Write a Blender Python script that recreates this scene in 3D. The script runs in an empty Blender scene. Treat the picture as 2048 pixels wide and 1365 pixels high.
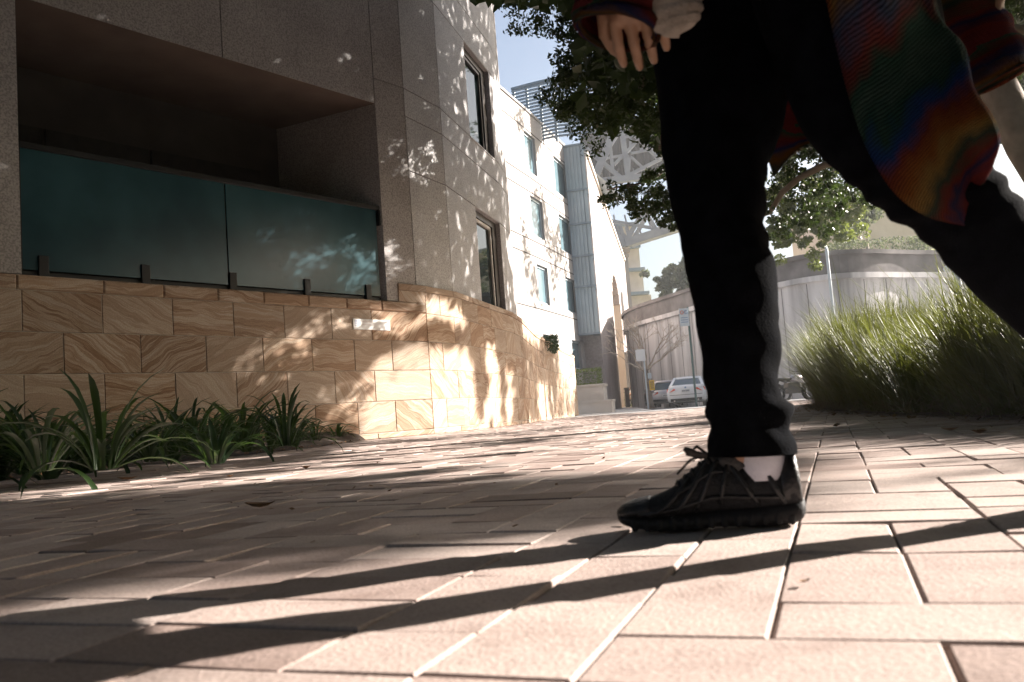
import bpy, bmesh, math, random
import numpy as np
from mathutils import Vector, Matrix, noise as mnoise
random.seed(7); RNG = np.random.default_rng(11)
R = math.radians
sc = bpy.context.scene
COL = sc.collection

# ------------------------------------------------------------------ camera
W_, H_, F_ = 2048, 1365, 1707.0
PITCH, ROLL, CH = R(5.0), R(4.3), 0.2
fw = np.array([0, math.cos(PITCH), math.sin(PITCH)])
r0 = np.array([1.0, 0, 0]); u0 = np.cross(r0, fw)
rt = r0 * math.cos(ROLL) - u0 * math.sin(ROLL)
up = u0 * math.cos(ROLL) + r0 * math.sin(ROLL)
CAM = np.array([0, 0, CH])
cam = bpy.data.cameras.new('camera'); cam_o = bpy.data.objects.new('camera', cam); COL.objects.link(cam_o)
cam.sensor_width = 36; cam.lens = F_ / W_ * 36; cam.clip_start = 0.02; cam.clip_end = 2000
cam_o.matrix_world = Matrix([[rt[0], up[0], -fw[0], 0], [rt[1], up[1], -fw[1], 0], [rt[2], up[2], -fw[2], CH], [0, 0, 0, 1]])
cam.dof.use_dof = True; cam.dof.focus_distance = 9.0; cam.dof.aperture_fstop = 8.0
sc.camera = cam_o

# ------------------------------------------------------------------ sky and sun
SUN_AZ, SUN_EL = R(70.7), R(24.5)
SUN = np.array([math.sin(SUN_AZ) * math.cos(SUN_EL), math.cos(SUN_AZ) * math.cos(SUN_EL), math.sin(SUN_EL)])
world = bpy.data.worlds.new('World'); sc.world = world; world.use_nodes = True
nt = world.node_tree; bg = nt.nodes['Background']
sky = nt.nodes.new('ShaderNodeTexSky'); sky.sky_type = 'NISHITA'; sky.sun_disc = False
sky.sun_elevation = SUN_EL; sky.sun_rotation = SUN_AZ; sky.dust_density = 4.0; sky.air_density = 1.0
nt.links.new(sky.outputs[0], bg.inputs[0]); bg.inputs[1].default_value = 0.052
sl = bpy.data.lights.new('sun', 'SUN'); sl.energy = 5.0; sl.angle = R(0.53); sl.color = (1.0, 0.92, 0.84)
so = bpy.data.objects.new('sun', sl); COL.objects.link(so); so.location = (20, 7, 15)
so.rotation_euler = Vector(SUN).to_track_quat('Z', 'Y').to_euler()
sc.view_settings.view_transform = 'Standard'; sc.view_settings.look = 'None'
sc.view_settings.exposure = 2.1; sc.view_settings.gamma = 1.0
sc.cycles.max_bounces = 6; sc.cycles.transparent_max_bounces = 8

# ------------------------------------------------------------------ helpers
def ray(x, y):
    d = fw + rt * ((x - W_ / 2) / F_) + up * ((H_ / 2 - y) / F_)
    return d / np.linalg.norm(d)
def proj(p):
    q = np.asarray(p, float) - CAM; z = q @ fw
    return W_ / 2 + F_ * (q @ rt) / z, H_ / 2 - F_ * (q @ up) / z, z
def gz(x, y, z=0.0):
    d = ray(x, y); return CAM + d * ((z - CH) / d[2])
def aty(x, y, Y):
    d = ray(x, y); return CAM + d * (Y / d[1])
def tag(o, label=None, cat=None, group=None, kind=None):
    if label: o['label'] = label
    if cat: o['category'] = cat
    if group: o['group'] = group
    if kind: o['kind'] = kind
    return o
def empty(name, loc, label, cat, group=None, rz=0):
    o = bpy.data.objects.new(name, None); COL.objects.link(o); o.location = loc; o.rotation_euler.z = rz
    o.empty_display_size = 0.2
    return tag(o, label, cat, group)
def setparent(o, p):
    o.parent = p
    if p is not None:
        o.matrix_parent_inverse = PINV(p)
def WM(p):
    m = p.matrix_parent_inverse @ Matrix.LocRotScale(p.location, p.rotation_euler, p.scale) if p.parent else Matrix.LocRotScale(p.location, p.rotation_euler, p.scale)
    return WM(p.parent) @ m if p.parent else m
def PINV(p): return WM(p).inverted()
class MB:
    """collects geometry, links it as ONE mesh object; world coordinates"""
    def __init__(s): s.v = []; s.f = []; s.uv = []; s.uv2 = []; s.haveuv = False
    def add(s, vs, fs, uvs=None, r=(0, 0)):
        b = len(s.v); s.v.extend([tuple(map(float, p)) for p in vs])
        for f in fs:
            s.f.append([b + i for i in f])
            for i in f:
                s.uv.append(uvs[i] if uvs else (0, 0)); s.uv2.append(r)
        if uvs: s.haveuv = True
        return s
    def box(s, c, d, rz=0.0, rx=0.0, ry=0.0):
        m = Matrix.Rotation(rz, 3, 'Z') @ Matrix.Rotation(ry, 3, 'Y') @ Matrix.Rotation(rx, 3, 'X')
        vs = [Vector(c) + m @ Vector((x * d[0] / 2, y * d[1] / 2, z * d[2] / 2)) for x in (-1, 1) for y in (-1, 1) for z in (-1, 1)]
        return s.add(vs, [(0, 1, 3, 2), (4, 6, 7, 5), (0, 4, 5, 1), (2, 3, 7, 6), (0, 2, 6, 4), (1, 5, 7, 3)])
    def beam(s, a, b, w, h=None):
        a = Vector(a); b = Vector(b); h = h or w; d = (b - a).normalized()
        x = d.cross(Vector((0, 0, 1))); x = x.normalized() if x.length > 1e-3 else Vector((1, 0, 0)); y = d.cross(x).normalized()
        vs = [p + x * sx * w / 2 + y * sy * h / 2 for p in (a, b) for sx, sy in ((-1, -1), (1, -1), (1, 1), (-1, 1))]
        return s.add(vs, [(0, 1, 2, 3), (7, 6, 5, 4), (0, 4, 5, 1), (1, 5, 6, 2), (2, 6, 7, 3), (3, 7, 4, 0)])
    def tube(s, pts, rad, n=8, cap=True):
        P = [Vector(p) for p in pts]; k = len(P); rad = rad if hasattr(rad, '__len__') else [rad] * k
        vs = []; prev = None
        for i in range(k):
            d = (P[min(i + 1, k - 1)] - P[max(i - 1, 0)]).normalized()
            if prev is None:
                x = d.cross(Vector((0, 0, 1)));
                if x.length < 1e-2: x = d.cross(Vector((0, 1, 0)))
            else: x = prev - d * prev.dot(d)
            x.normalize(); prev = x; y = d.cross(x)
            for j in range(n):
                a = 2 * math.pi * j / n; vs.append(P[i] + (x * math.cos(a) + y * math.sin(a)) * rad[i])
        fs = [(i * n + j, i * n + (j + 1) % n, (i + 1) * n + (j + 1) % n, (i + 1) * n + j) for i in range(k - 1) for j in range(n)]
        if cap: fs += [tuple(range(n))[::-1], tuple((k - 1) * n + j for j in range(n))]
        return s.add(vs, fs)
    def loft(s, rings, cap=True, closed=True, uv=None):
        n = len(rings[0]); k = len(rings); vs = [p for r_ in rings for p in r_]
        m = n if closed else n - 1
        fs = [(i * n + j, i * n + (j + 1) % n, (i + 1) * n + (j + 1) % n, (i + 1) * n + j) for i in range(k - 1) for j in range(m)]
        if cap and closed: fs += [tuple(range(n))[::-1], tuple((k - 1) * n + j for j in range(n))]
        uvs = None
        if uv: uvs = [(uv[0] * j / n, uv[1] * i / (k - 1)) for i in range(k) for j in range(n)]
        return s.add(vs, fs, uvs)
    def ell(s, c, rx, ry, rz, n=12, m=8, rot=None):
        vs = []; rot = rot or Matrix.Identity(3)
        for i in range(m + 1):
            t = math.pi * i / m
            for j in range(n):
                a = 2 * math.pi * j / n
                vs.append(Vector(c) + rot @ Vector((rx * math.sin(t) * math.cos(a), ry * math.sin(t) * math.sin(a), rz * math.cos(t))))
        fs = [(i * n + j, (i + 1) * n + j, (i + 1) * n + (j + 1) % n, i * n + (j + 1) % n) for i in range(m) for j in range(n)]
        return s.add(vs, fs)
    def build(s, name, mat, parent=None, smooth=False, merge=False):
        me = bpy.data.meshes.new(name); me.from_pydata(s.v, [], s.f)
        if s.haveuv:
            l1 = me.uv_layers.new(name='UVMap'); l1.data.foreach_set('uv', np.array(s.uv, dtype=np.float32).ravel())
            l2 = me.uv_layers.new(name='rnd'); l2.data.foreach_set('uv', np.array(s.uv2, dtype=np.float32).ravel())
        if smooth: me.polygons.foreach_set('use_smooth', [True] * len(me.polygons))
        me.materials.append(mat); me.update()
        if merge:
            bm = bmesh.new(); bm.from_mesh(me); bmesh.ops.remove_doubles(bm, verts=bm.verts, dist=1e-5); bmesh.ops.recalc_face_normals(bm, faces=bm.faces); bm.to_mesh(me); bm.free()
        o = bpy.data.objects.new(name, me); COL.objects.link(o)
        if parent is not None: setparent(o, parent)
        return o

def leafcloud(name, P, D, N, L, Wd, mat, parent=None):
    """P centres, D directions, N side vectors (numpy n x 3); each leaf a folded pointed diamond of 4 tris"""
    n = len(P); L = np.broadcast_to(np.asarray(L, float), (n,))[:, None]; Wd = np.broadcast_to(np.asarray(Wd, float), (n,))[:, None]
    U = np.cross(D, N)
    v = np.empty((n, 4, 3)); v[:, 0] = P - D * L / 2; v[:, 2] = P + D * L / 2
    v[:, 1] = P + N * Wd / 2 + U * Wd * 0.18; v[:, 3] = P - N * Wd / 2 + U * Wd * 0.18
    me = bpy.data.meshes.new(name); me.vertices.add(n * 4); me.vertices.foreach_set('co', v.ravel())
    idx = np.arange(n)[:, None] * 4
    lo = (idx + np.array([0, 1, 2, 0, 2, 3])).ravel()
    me.loops.add(n * 6); me.loops.foreach_set('vertex_index', lo)
    me.polygons.add(n * 2); me.polygons.foreach_set('loop_start', np.arange(n * 2) * 3); me.polygons.foreach_set('loop_total', np.full(n * 2, 3))
    me.update(); me.validate(); me.materials.append(mat)
    o = bpy.data.objects.new(name, me); COL.objects.link(o)
    if parent is not None: setparent(o, parent)
    return o
def runit(n):
    a = RNG.normal(size=(n, 3)); return a / np.linalg.norm(a, axis=1)[:, None]
def leafdirs(n, droop=0.4):
    D = runit(n); D[:, 2] -= droop; D /= np.linalg.norm(D, axis=1)[:, None]
    N = np.cross(D, runit(n)); N /= np.linalg.norm(N, axis=1)[:, None]
    return D, N

# ------------------------------------------------------------------ materials
def newmat(name):
    m = bpy.data.materials.new(name); m.use_nodes = True; t = m.node_tree
    return m, t, t.nodes['Principled BSDF']
def nd(t, typ, **k):
    n = t.nodes.new(typ)
    for a, b in k.items():
        if a.startswith('i_'):
            key = a[2:]; n.inputs[int(key) if key.isdigit() else key.replace('_', ' ')].default_value = b
        else: setattr(n, a, b)
    return n
def ramp(t, src, stops, interp='LINEAR'):
    r_ = t.nodes.new('ShaderNodeValToRGB'); e = r_.color_ramp.elements; r_.color_ramp.interpolation = interp
    while len(e) < len(stops): e.new(0.5)
    for el, (p, c) in zip(e, stops): el.position = p; el.color = (*c, 1)
    t.links.new(src, r_.inputs[0]); return r_
def pmat(name, c1, c2=None, scale=5, rough=0.8, bump=0.0, bscale=None, metal=0.0, spec=0.5, detail=6, lo=0.35, hi=0.65, speck=None, stretch=None, coat=0, trans=None):
    m, t, b = newmat(name); b.inputs['Roughness'].default_value = rough; b.inputs['Metallic'].default_value = metal
    b.inputs['Specular IOR Level'].default_value = spec; b.inputs['Coat Weight'].default_value = coat
    tc = nd(t, 'ShaderNodeTexCoord'); co = tc.outputs['Object']
    if stretch:
        mp = nd(t, 'ShaderNodeMapping'); mp.inputs['Scale'].default_value = stretch; t.links.new(co, mp.inputs[0]); co = mp.outputs[0]
    n = nd(t, 'ShaderNodeTexNoise', i_Scale=scale, i_Detail=detail); t.links.new(co, n.inputs['Vector'])
    r_ = ramp(t, n.outputs[0], [(lo, c1), (hi, c2 or c1)]); out = r_.outputs[0]
    if speck:
        n2 = nd(t, 'ShaderNodeTexNoise', i_Scale=speck[0], i_Detail=2); t.links.new(tc.outputs['Object'], n2.inputs['Vector'])
        r2 = ramp(t, n2.outputs[0], [(0.38, (speck[1],) * 3), (0.5, (1, 1, 1)), (0.66, (speck[2],) * 3)])
        mx = nd(t, 'ShaderNodeMix', data_type='RGBA', blend_type='MULTIPLY'); mx.inputs[0].default_value = 1
        t.links.new(out, mx.inputs[6]); t.links.new(r2.outputs[0], mx.inputs[7]); out = mx.outputs[2]
    t.links.new(out, b.inputs['Base Color'])
    if bump:
        n3 = nd(t, 'ShaderNodeTexNoise', i_Scale=bscale or scale * 6, i_Detail=4); t.links.new(tc.outputs['Object'], n3.inputs['Vector'])
        bp = nd(t, 'ShaderNodeBump', i_Strength=bump, i_Distance=0.01); t.links.new(n3.outputs[0], bp.inputs['Height']); t.links.new(bp.outputs[0], b.inputs['Normal'])
    if trans is not None:
        tr = nd(t, 'ShaderNodeBsdfTranslucent'); tr.inputs[0].default_value = (*trans, 1)
        ad = nd(t, 'ShaderNodeMixShader'); ad.inputs[0].default_value = 0.35
        t.links.new(b.outputs[0], ad.inputs[1]); t.links.new(tr.outputs[0], ad.inputs[2])
        t.links.new(ad.outputs[0], t.nodes['Material Output'].inputs[0])
    return m

M = {}
M['granite'] = pmat('granite_cladding', (0.32, 0.295, 0.285), (0.39, 0.365, 0.355), 1.2, 0.62, 0.15, 60, speck=(42, 0.70, 1.25))
M['granite_b'] = pmat('granite_cladding_grey', (0.34, 0.325, 0.32), (0.41, 0.395, 0.39), 1.0, 0.6, 0.15, 60, speck=(42, 0.70, 1.25))
M['pinkstone'] = pmat('pink_precast', (0.31, 0.265, 0.245), (0.38, 0.335, 0.32), 0.5, 0.8, 0.1, 20, speck=(9, 0.9, 1.1))
M['facade'] = pmat('cream_precast', (0.29, 0.27, 0.26), (0.37, 0.35, 0.34), 0.4, 0.8, 0.1, 20, speck=(12, 0.92, 1.08))
M['joint'] = pmat('dark_joint', (0.03, 0.024, 0.02), (0.05, 0.04, 0.035), 8, 0.9)
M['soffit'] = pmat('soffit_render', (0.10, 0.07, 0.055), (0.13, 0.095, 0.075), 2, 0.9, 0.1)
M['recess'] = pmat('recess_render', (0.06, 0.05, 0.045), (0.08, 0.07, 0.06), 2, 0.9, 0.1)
M['bronze'] = pmat('bronze_frame', (0.035, 0.03, 0.028), (0.05, 0.042, 0.038), 6, 0.4, metal=0.5)
M['blackmetal'] = pmat('black_metal', (0.012, 0.012, 0.013), (0.02, 0.02, 0.022), 6, 0.45, metal=0.3)
M['grout'] = pmat('pale_grout', (0.42, 0.38, 0.33), (0.5, 0.46, 0.41), 9, 0.9)
M['soil'] = pmat('mulch_soil', (0.02, 0.014, 0.01), (0.07, 0.045, 0.03), 18, 1.0, 0.9, 40)
M['mortar'] = pmat('paving_bed', (0.07, 0.055, 0.045), (0.15, 0.115, 0.09), 30, 1.0, 0.6, 90)
M['asphalt'] = pmat('road_asphalt', (0.17, 0.17, 0.175), (0.23, 0.23, 0.235), 3, 0.9, 0.4, 80)
M['kerb'] = pmat('kerb_concrete', (0.5, 0.48, 0.45), (0.6, 0.58, 0.55), 4, 0.85, 0.2)
M['steel'] = pmat('bridge_steel', (0.20, 0.20, 0.215), (0.29, 0.29, 0.305), 0.6, 0.6)
M['deckbrown'] = pmat('bridge_deck_shade_brown', (0.012, 0.009, 0.0075), (0.028, 0.021, 0.017), 0.4, 0.9)  # near-black brown stands in for the shade on the deck
M['corr'] = pmat('blue_grey_cladding', (0.30, 0.36, 0.40), (0.36, 0.42, 0.46), 1.0, 0.5, metal=0.2)
M['louvre'] = pmat('blue_grey_louvre', (0.20, 0.25, 0.29), (0.26, 0.31, 0.35), 1.0, 0.5, metal=0.2)
M['cliff'] = pmat('stained_retaining_wall', (0.30, 0.29, 0.295), (0.74, 0.72, 0.72), 0.55, 0.95, 0.5, 3, stretch=(2.2, 2.2, 0.22), lo=0.30, hi=0.62, detail=9)
M['cliffcap'] = pmat('dark_stone_coping', (0.13, 0.12, 0.12), (0.24, 0.225, 0.22), 0.9, 0.95, 0.4, 4, detail=9)
M['bark'] = pmat('fig_bark', (0.16, 0.125, 0.10), (0.27, 0.22, 0.18), 4, 0.95, 0.7, 20)
M['palebark'] = pmat('pale_bare_bark', (0.34, 0.28, 0.22), (0.48, 0.41, 0.34), 4, 0.9, 0.4, 20)
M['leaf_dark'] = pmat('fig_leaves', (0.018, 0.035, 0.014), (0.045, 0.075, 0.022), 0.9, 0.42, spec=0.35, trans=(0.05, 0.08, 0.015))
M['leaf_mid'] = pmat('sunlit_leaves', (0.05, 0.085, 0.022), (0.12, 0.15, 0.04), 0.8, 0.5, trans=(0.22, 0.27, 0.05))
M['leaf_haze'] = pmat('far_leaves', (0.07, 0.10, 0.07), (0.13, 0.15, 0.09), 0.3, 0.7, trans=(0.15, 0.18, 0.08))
M['strap'] = pmat('strap_leaf', (0.012, 0.032, 0.013), (0.035, 0.065, 0.022), 3.5, 0.34, spec=0.5, trans=(0.07, 0.13, 0.02))
M['grass'] = pmat('lomandra_blades', (0.035, 0.055, 0.014), (0.15, 0.16, 0.045), 1.4, 0.5, trans=(0.15, 0.17, 0.03), lo=0.3, hi=0.7)
M['drygrass'] = pmat('dry_thatch', (0.09, 0.065, 0.03), (0.2, 0.15, 0.07), 6, 0.8)
M['lawn'] = pmat('lawn_slope', (0.20, 0.22, 0.06), (0.30, 0.29, 0.10), 0.5, 0.9)
M['white'] = pmat('white_paint', (0.78, 0.78, 0.78), (0.82, 0.82, 0.82), 4, 0.5)
M['carwhite'] = pmat('white_car_paint', (0.74, 0.75, 0.77), (0.78, 0.79, 0.80), 2, 0.25, coat=0.6)
M['carsilver'] = pmat('silver_car_paint', (0.42, 0.40, 0.42), (0.48, 0.46, 0.47), 2, 0.3, metal=0.4, coat=0.5)
M['cardark'] = pmat('dark_car_paint', (0.02, 0.022, 0.025), (0.03, 0.03, 0.034), 2, 0.3, coat=0.6)
M['carbrown'] = pmat('bronze_car_paint', (0.28, 0.17, 0.11), (0.33, 0.20, 0.13), 2, 0.3, metal=0.4, coat=0.5)
M['rubber'] = pmat('tyre_rubber', (0.012, 0.012, 0.012), (0.02, 0.02, 0.02), 9, 0.9)
M['chrome'] = pmat('alloy_metal', (0.5, 0.5, 0.52), (0.6, 0.6, 0.6), 9, 0.3, metal=0.9)
M['carglass'] = pmat('car_glass', (0.05, 0.07, 0.08), (0.07, 0.09, 0.10), 2, 0.06, spec=0.9)
M['redlens'] = pmat('red_lens', (0.62, 0.05, 0.02), (0.72, 0.08, 0.03), 8, 0.2, coat=0.5)
M['plate'] = pmat('plate_white', (0.6, 0.62, 0.62), (0.66, 0.66, 0.66), 9, 0.5)
M['charlet'] = pmat('plate_characters', (0.04, 0.05, 0.09), (0.05, 0.06, 0.1), 9, 0.6)
M['polegreen'] = pmat('green_pole_paint', (0.02, 0.07, 0.075), (0.03, 0.09, 0.09), 3, 0.45)
M['polewhite'] = pmat('pale_blue_pole_paint', (0.5, 0.56, 0.60), (0.58, 0.64, 0.68), 3, 0.5)
M['yellow'] = pmat('yellow_sign_paint', (0.70, 0.42, 0.03), (0.75, 0.47, 0.04), 4, 0.5)
M['signblue'] = pmat('sign_blue', (0.15, 0.25, 0.42), (0.18, 0.29, 0.46), 4, 0.5)
M['signred'] = pmat('sign_red', (0.55, 0.14, 0.10), (0.6, 0.18, 0.12), 4, 0.5)
M['plaqueblue'] = pmat('plaque_grey_blue', (0.42, 0.45, 0.56), (0.5, 0.52, 0.62), 30, 0.6)
M['plaquepink'] = pmat('plaque_faded_pink', (0.66, 0.58, 0.57), (0.74, 0.70, 0.69), 30, 0.6)
M['greysign'] = pmat('blue_grey_box', (0.20, 0.26, 0.32), (0.25, 0.31, 0.37), 4, 0.5)
M['apart'] = pmat('cream_render', (0.58, 0.48, 0.38), (0.66, 0.56, 0.46), 1, 0.9)
M['pier'] = pmat('sandstone_pier', (0.32, 0.27, 0.23), (0.42, 0.36, 0.31), 0.4, 0.95, 0.4, 3)
M['skin'] = pmat('skin', (0.33, 0.19, 0.12), (0.38, 0.22, 0.14), 9, 0.5, 0.1, 60)
M['hair'] = pmat('dark_hair', (0.02, 0.014, 0.01), (0.035, 0.025, 0.018), 40, 0.6)
M['pants'] = pmat('black_denim', (0.002, 0.0022, 0.003), (0.0042, 0.0048, 0.0065), 30, 1.0, 0.3, 300, spec=0.03)
M['top'] = pmat('black_jersey', (0.008, 0.008, 0.009), (0.013, 0.013, 0.014), 30, 1.0, 0.2, 200, spec=0.0)
M['shoe'] = pmat('black_leather', (0.005, 0.005, 0.006), (0.012, 0.012, 0.014), 25, 0.42, 0.35, 120, spec=0.5)
M['shoe_b'] = pmat('black_mesh_fabric', (0.006, 0.0065, 0.008), (0.016, 0.017, 0.020), 140, 0.7, 0.4, 300, spec=0.3)
M['sole'] = pmat('black_rubber_sole', (0.008, 0.008, 0.009), (0.015, 0.015, 0.016), 30, 0.7, 0.2, 150, spec=0.3)
M['lace'] = pmat('dark_lace', (0.012, 0.011, 0.011), (0.03, 0.027, 0.025), 80, 0.8)
M['sock'] = pmat('pale_sock', (0.62, 0.63, 0.72), (0.7, 0.71, 0.8), 50, 0.95, 0.3, 300)
M['stone_light'] = pmat('pale_terrace_stone', (0.55, 0.49, 0.43), (0.64, 0.58, 0.52), 1.5, 0.85, 0.2, 20)
M['dryleaf'] = pmat('dry_leaf', (0.13, 0.06, 0.025), (0.26, 0.14, 0.06), 30, 0.7)

def glassmat(name, base, rough, spec=1.0, metal=0.0):
    m = pmat(name, base, tuple(c * 1.25 for c in base), 1.1, rough, spec=spec, metal=metal); return m
M['winglass'] = glassmat('window_glass', (0.02, 0.035, 0.035), 0.03, 1.0, 0.55)
M['winglass'].node_tree.nodes['Principled BSDF'].inputs['Base Color'].default_value = (0.3, 0.4, 0.4, 1)
M['farglass'] = glassmat('pale_window_glass', (0.12, 0.19, 0.22), 0.2, 0.6, 0.2)
m, t, b = newmat('frosted_teal_glass')
b.inputs['Roughness'].default_value = 0.22; b.inputs['Specular IOR Level'].default_value = 0.5
tc = nd(t, 'ShaderNodeTexCoord'); n = nd(t, 'ShaderNodeTexNoise', i_Scale=0.9, i_Detail=4); t.links.new(tc.outputs['Object'], n.inputs[0])
r_ = ramp(t, n.outputs[0], [(0.35, (0.010, 0.045, 0.060)), (0.65, (0.028, 0.090, 0.110))]); t.links.new(r_.outputs[0], b.inputs['Base Color'])
M['teal'] = m

# sandstone: banding follows each block's own UV; tint from the second UV map
m, t, b = newmat('banded_sandstone'); b.inputs['Roughness'].default_value = 0.85; b.inputs['Specular IOR Level'].default_value = 0.25
uv = nd(t, 'ShaderNodeUVMap', uv_map='UVMap'); rn = nd(t, 'ShaderNodeUVMap', uv_map='rnd')
nz = nd(t, 'ShaderNodeTexNoise', i_Scale=1.1, i_Detail=3); t.links.new(uv.outputs[0], nz.inputs['Vector'])
mxv = nd(t, 'ShaderNodeMix', data_type='VECTOR', factor_mode='UNIFORM'); mxv.inputs[0].default_value = 0.34
t.links.new(uv.outputs[0], mxv.inputs[4]); t.links.new(nz.outputs[1], mxv.inputs[5])
mp = nd(t, 'ShaderNodeMapping'); mp.inputs['Scale'].default_value = (0.35, 6.5, 1); t.links.new(mxv.outputs[1], mp.inputs[0])
n1 = nd(t, 'ShaderNodeTexNoise', i_Scale=1.6, i_Detail=7, i_Roughness=0.62); t.links.new(mp.outputs[0], n1.inputs['Vector'])
r1 = ramp(t, n1.outputs[0], [(0.30, (0.22, 0.125, 0.075)), (0.40, (0.36, 0.25, 0.175)), (0.46, (0.24, 0.145, 0.09)), (0.5, (0.48, 0.38, 0.295)), (0.55, (0.32, 0.215, 0.145)), (0.60, (0.50, 0.42, 0.345)), (0.68, (0.38, 0.27, 0.19))])
sx = nd(t, 'ShaderNodeSeparateXYZ'); t.links.new(rn.outputs[0], sx.inputs[0])
r2 = ramp(t, sx.outputs[0], [(0.0, (0.84, 0.82, 0.80)), (0.5, (1.0, 1.0, 1.0)), (1.0, (1.05, 1.0, 0.94))])
ml = nd(t, 'ShaderNodeMix', data_type='RGBA', blend_type='MULTIPLY'); ml.inputs[0].default_value = 1
# some blocks are paler and nearly plain
plain = nd(t, 'ShaderNodeMix', data_type='RGBA'); plain.inputs[7].default_value = (0.50, 0.415, 0.335, 1)
mth = nd(t, 'ShaderNodeMath', operation='MULTIPLY'); mth.inputs[1].default_value = 0.6; t.links.new(sx.outputs[1], mth.inputs[0])
t.links.new(mth.outputs[0], plain.inputs[0]); t.links.new(r1.outputs[0], plain.inputs[6])
t.links.new(plain.outputs[2], ml.inputs[6]); t.links.new(r2.outputs[0], ml.inputs[7])
gr = nd(t, 'ShaderNodeTexNoise', i_Scale=70, i_Detail=3); t.links.new(uv.outputs[0], gr.inputs['Vector'])
rg = ramp(t, gr.outputs[0], [(0.35, (0.86, 0.86, 0.86)), (0.65, (1.1, 1.1, 1.1))])
mg = nd(t, 'ShaderNodeMix', data_type='RGBA', blend_type='MULTIPLY'); mg.inputs[0].default_value = 1
t.links.new(ml.outputs[2], mg.inputs[6]); t.links.new(rg.outputs[0], mg.inputs[7]); t.links.new(mg.outputs[2], b.inputs['Base Color'])
bp = nd(t, 'ShaderNodeBump', i_Strength=0.35, i_Distance=0.01); ad = nd(t, 'ShaderNodeMath', operation='ADD')
t.links.new(n1.outputs[0], ad.inputs[0]); t.links.new(gr.outputs[0], ad.inputs[1]); t.links.new(ad.outputs[0], bp.inputs['Height']); t.links.new(bp.outputs[0], b.inputs['Normal'])
M['sandstone'] = m

# clay pavers
m, t, b = newmat('clay_pavers'); b.inputs['Roughness'].default_value = 0.72; b.inputs['Specular IOR Level'].default_value = 0.35
tc = nd(t, 'ShaderNodeTexCoord'); rn = nd(t, 'ShaderNodeUVMap', uv_map='rnd'); sx = nd(t, 'ShaderNodeSeparateXYZ'); t.links.new(rn.outputs[0], sx.inputs[0])
r1 = ramp(t, sx.outputs[0], [(0.0, (0.25, 0.185, 0.16)), (0.2, (0.35, 0.27, 0.24)), (0.7, (0.41, 0.33, 0.295)), (1.0, (0.46, 0.385, 0.35))])
n1 = nd(t, 'ShaderNodeTexNoise', i_Scale=7, i_Detail=8, i_Roughness=0.65); t.links.new(tc.outputs['Object'], n1.inputs[0])
r2 = ramp(t, n1.outputs[0], [(0.28, (0.72, 0.68, 0.66)), (0.5, (1, 1, 1)), (0.72, (1.12, 1.10, 1.08))])
ml = nd(t, 'ShaderNodeMix', data_type='RGBA', blend_type='MULTIPLY'); ml.inputs[0].default_value = 1
t.links.new(r1.outputs[0], ml.inputs[6]); t.links.new(r2.outputs[0], ml.inputs[7])
n2 = nd(t, 'ShaderNodeTexNoise', i_Scale=180, i_Detail=4); t.links.new(tc.outputs['Object'], n2.inputs[0])
r3 = ramp(t, n2.outputs[0], [(0.3, (0.78, 0.76, 0.75)), (0.5, (1, 1, 1)), (0.7, (1.12, 1.12, 1.12))])
mk = nd(t, 'ShaderNodeMix', data_type='RGBA', blend_type='MULTIPLY'); mk.inputs[0].default_value = 1
t.links.new(ml.outputs[2], mk.inputs[6]); t.links.new(r3.outputs[0], mk.inputs[7]); t.links.new(mk.outputs[2], b.inputs['Base Color'])
n4 = nd(t, 'ShaderNodeTexNoise', i_Scale=28, i_Detail=6); t.links.new(tc.outputs['Object'], n4.inputs[0])
ad = nd(t, 'ShaderNodeMath', operation='ADD'); t.links.new(n2.outputs[0], ad.inputs[0]); t.links.new(n4.outputs[0], ad.inputs[1])
bp = nd(t, 'ShaderNodeBump', i_Strength=0.45, i_Distance=0.003); t.links.new(ad.outputs[0], bp.inputs['Height']); t.links.new(bp.outputs[0], b.inputs['Normal'])
M['paver'] = m

# striped knit
m, t, b = newmat('striped_knit'); b.inputs['Roughness'].default_value = 0.95; b.inputs['Specular IOR Level'].default_value = 0.1
uv = nd(t, 'ShaderNodeUVMap', uv_map='UVMap')
nz = nd(t, 'ShaderNodeTexNoise', i_Scale=9, i_Detail=5); t.links.new(uv.outputs[0], nz.inputs[0])
mxv = nd(t, 'ShaderNodeMix', data_type='VECTOR', factor_mode='UNIFORM'); mxv.inputs[0].default_value = 0.17
t.links.new(uv.outputs[0], mxv.inputs[4]); t.links.new(nz.outputs[1], mxv.inputs[5])
sx = nd(t, 'ShaderNodeSeparateXYZ'); t.links.new(mxv.outputs[1], sx.inputs[0])
cols = [(0.05, 0.14, 0.09), (0.3, 0.05, 0.04), (0.04, 0.07, 0.2), (0.34, 0.15, 0.03), (0.06, 0.12, 0.10), (0.46, 0.08, 0.02), (0.48, 0.12, 0.02), (0.30, 0.16, 0.05), (0.08, 0.11, 0.20), (0.26, 0.06, 0.05), (0.05, 0.13, 0.09),
        (0.09, 0.16, 0.12), (0.03, 0.09, 0.07), (0.02, 0.07, 0.26), (0.28, 0.06, 0.03), (0.40, 0.14, 0.03), (0.50, 0.30, 0.08), (0.08, 0.12, 0.08), (0.34, 0.06, 0.04), (0.05, 0.05, 0.14), (0.40, 0.06, 0.05), (0.30, 0.05, 0.05)]
fr = nd(t, 'ShaderNodeMath', operation='FRACT'); t.links.new(sx.outputs[1], fr.inputs[0])
r1 = ramp(t, fr.outputs[0], [(i / len(cols), tuple(q * .72 for q in c)) for i, c in enumerate(cols)])
wv = nd(t, 'ShaderNodeTexWave', bands_direction='Y', i_Scale=34, i_Distortion=3.0); t.links.new(uv.outputs[0], wv.inputs[0])
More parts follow.
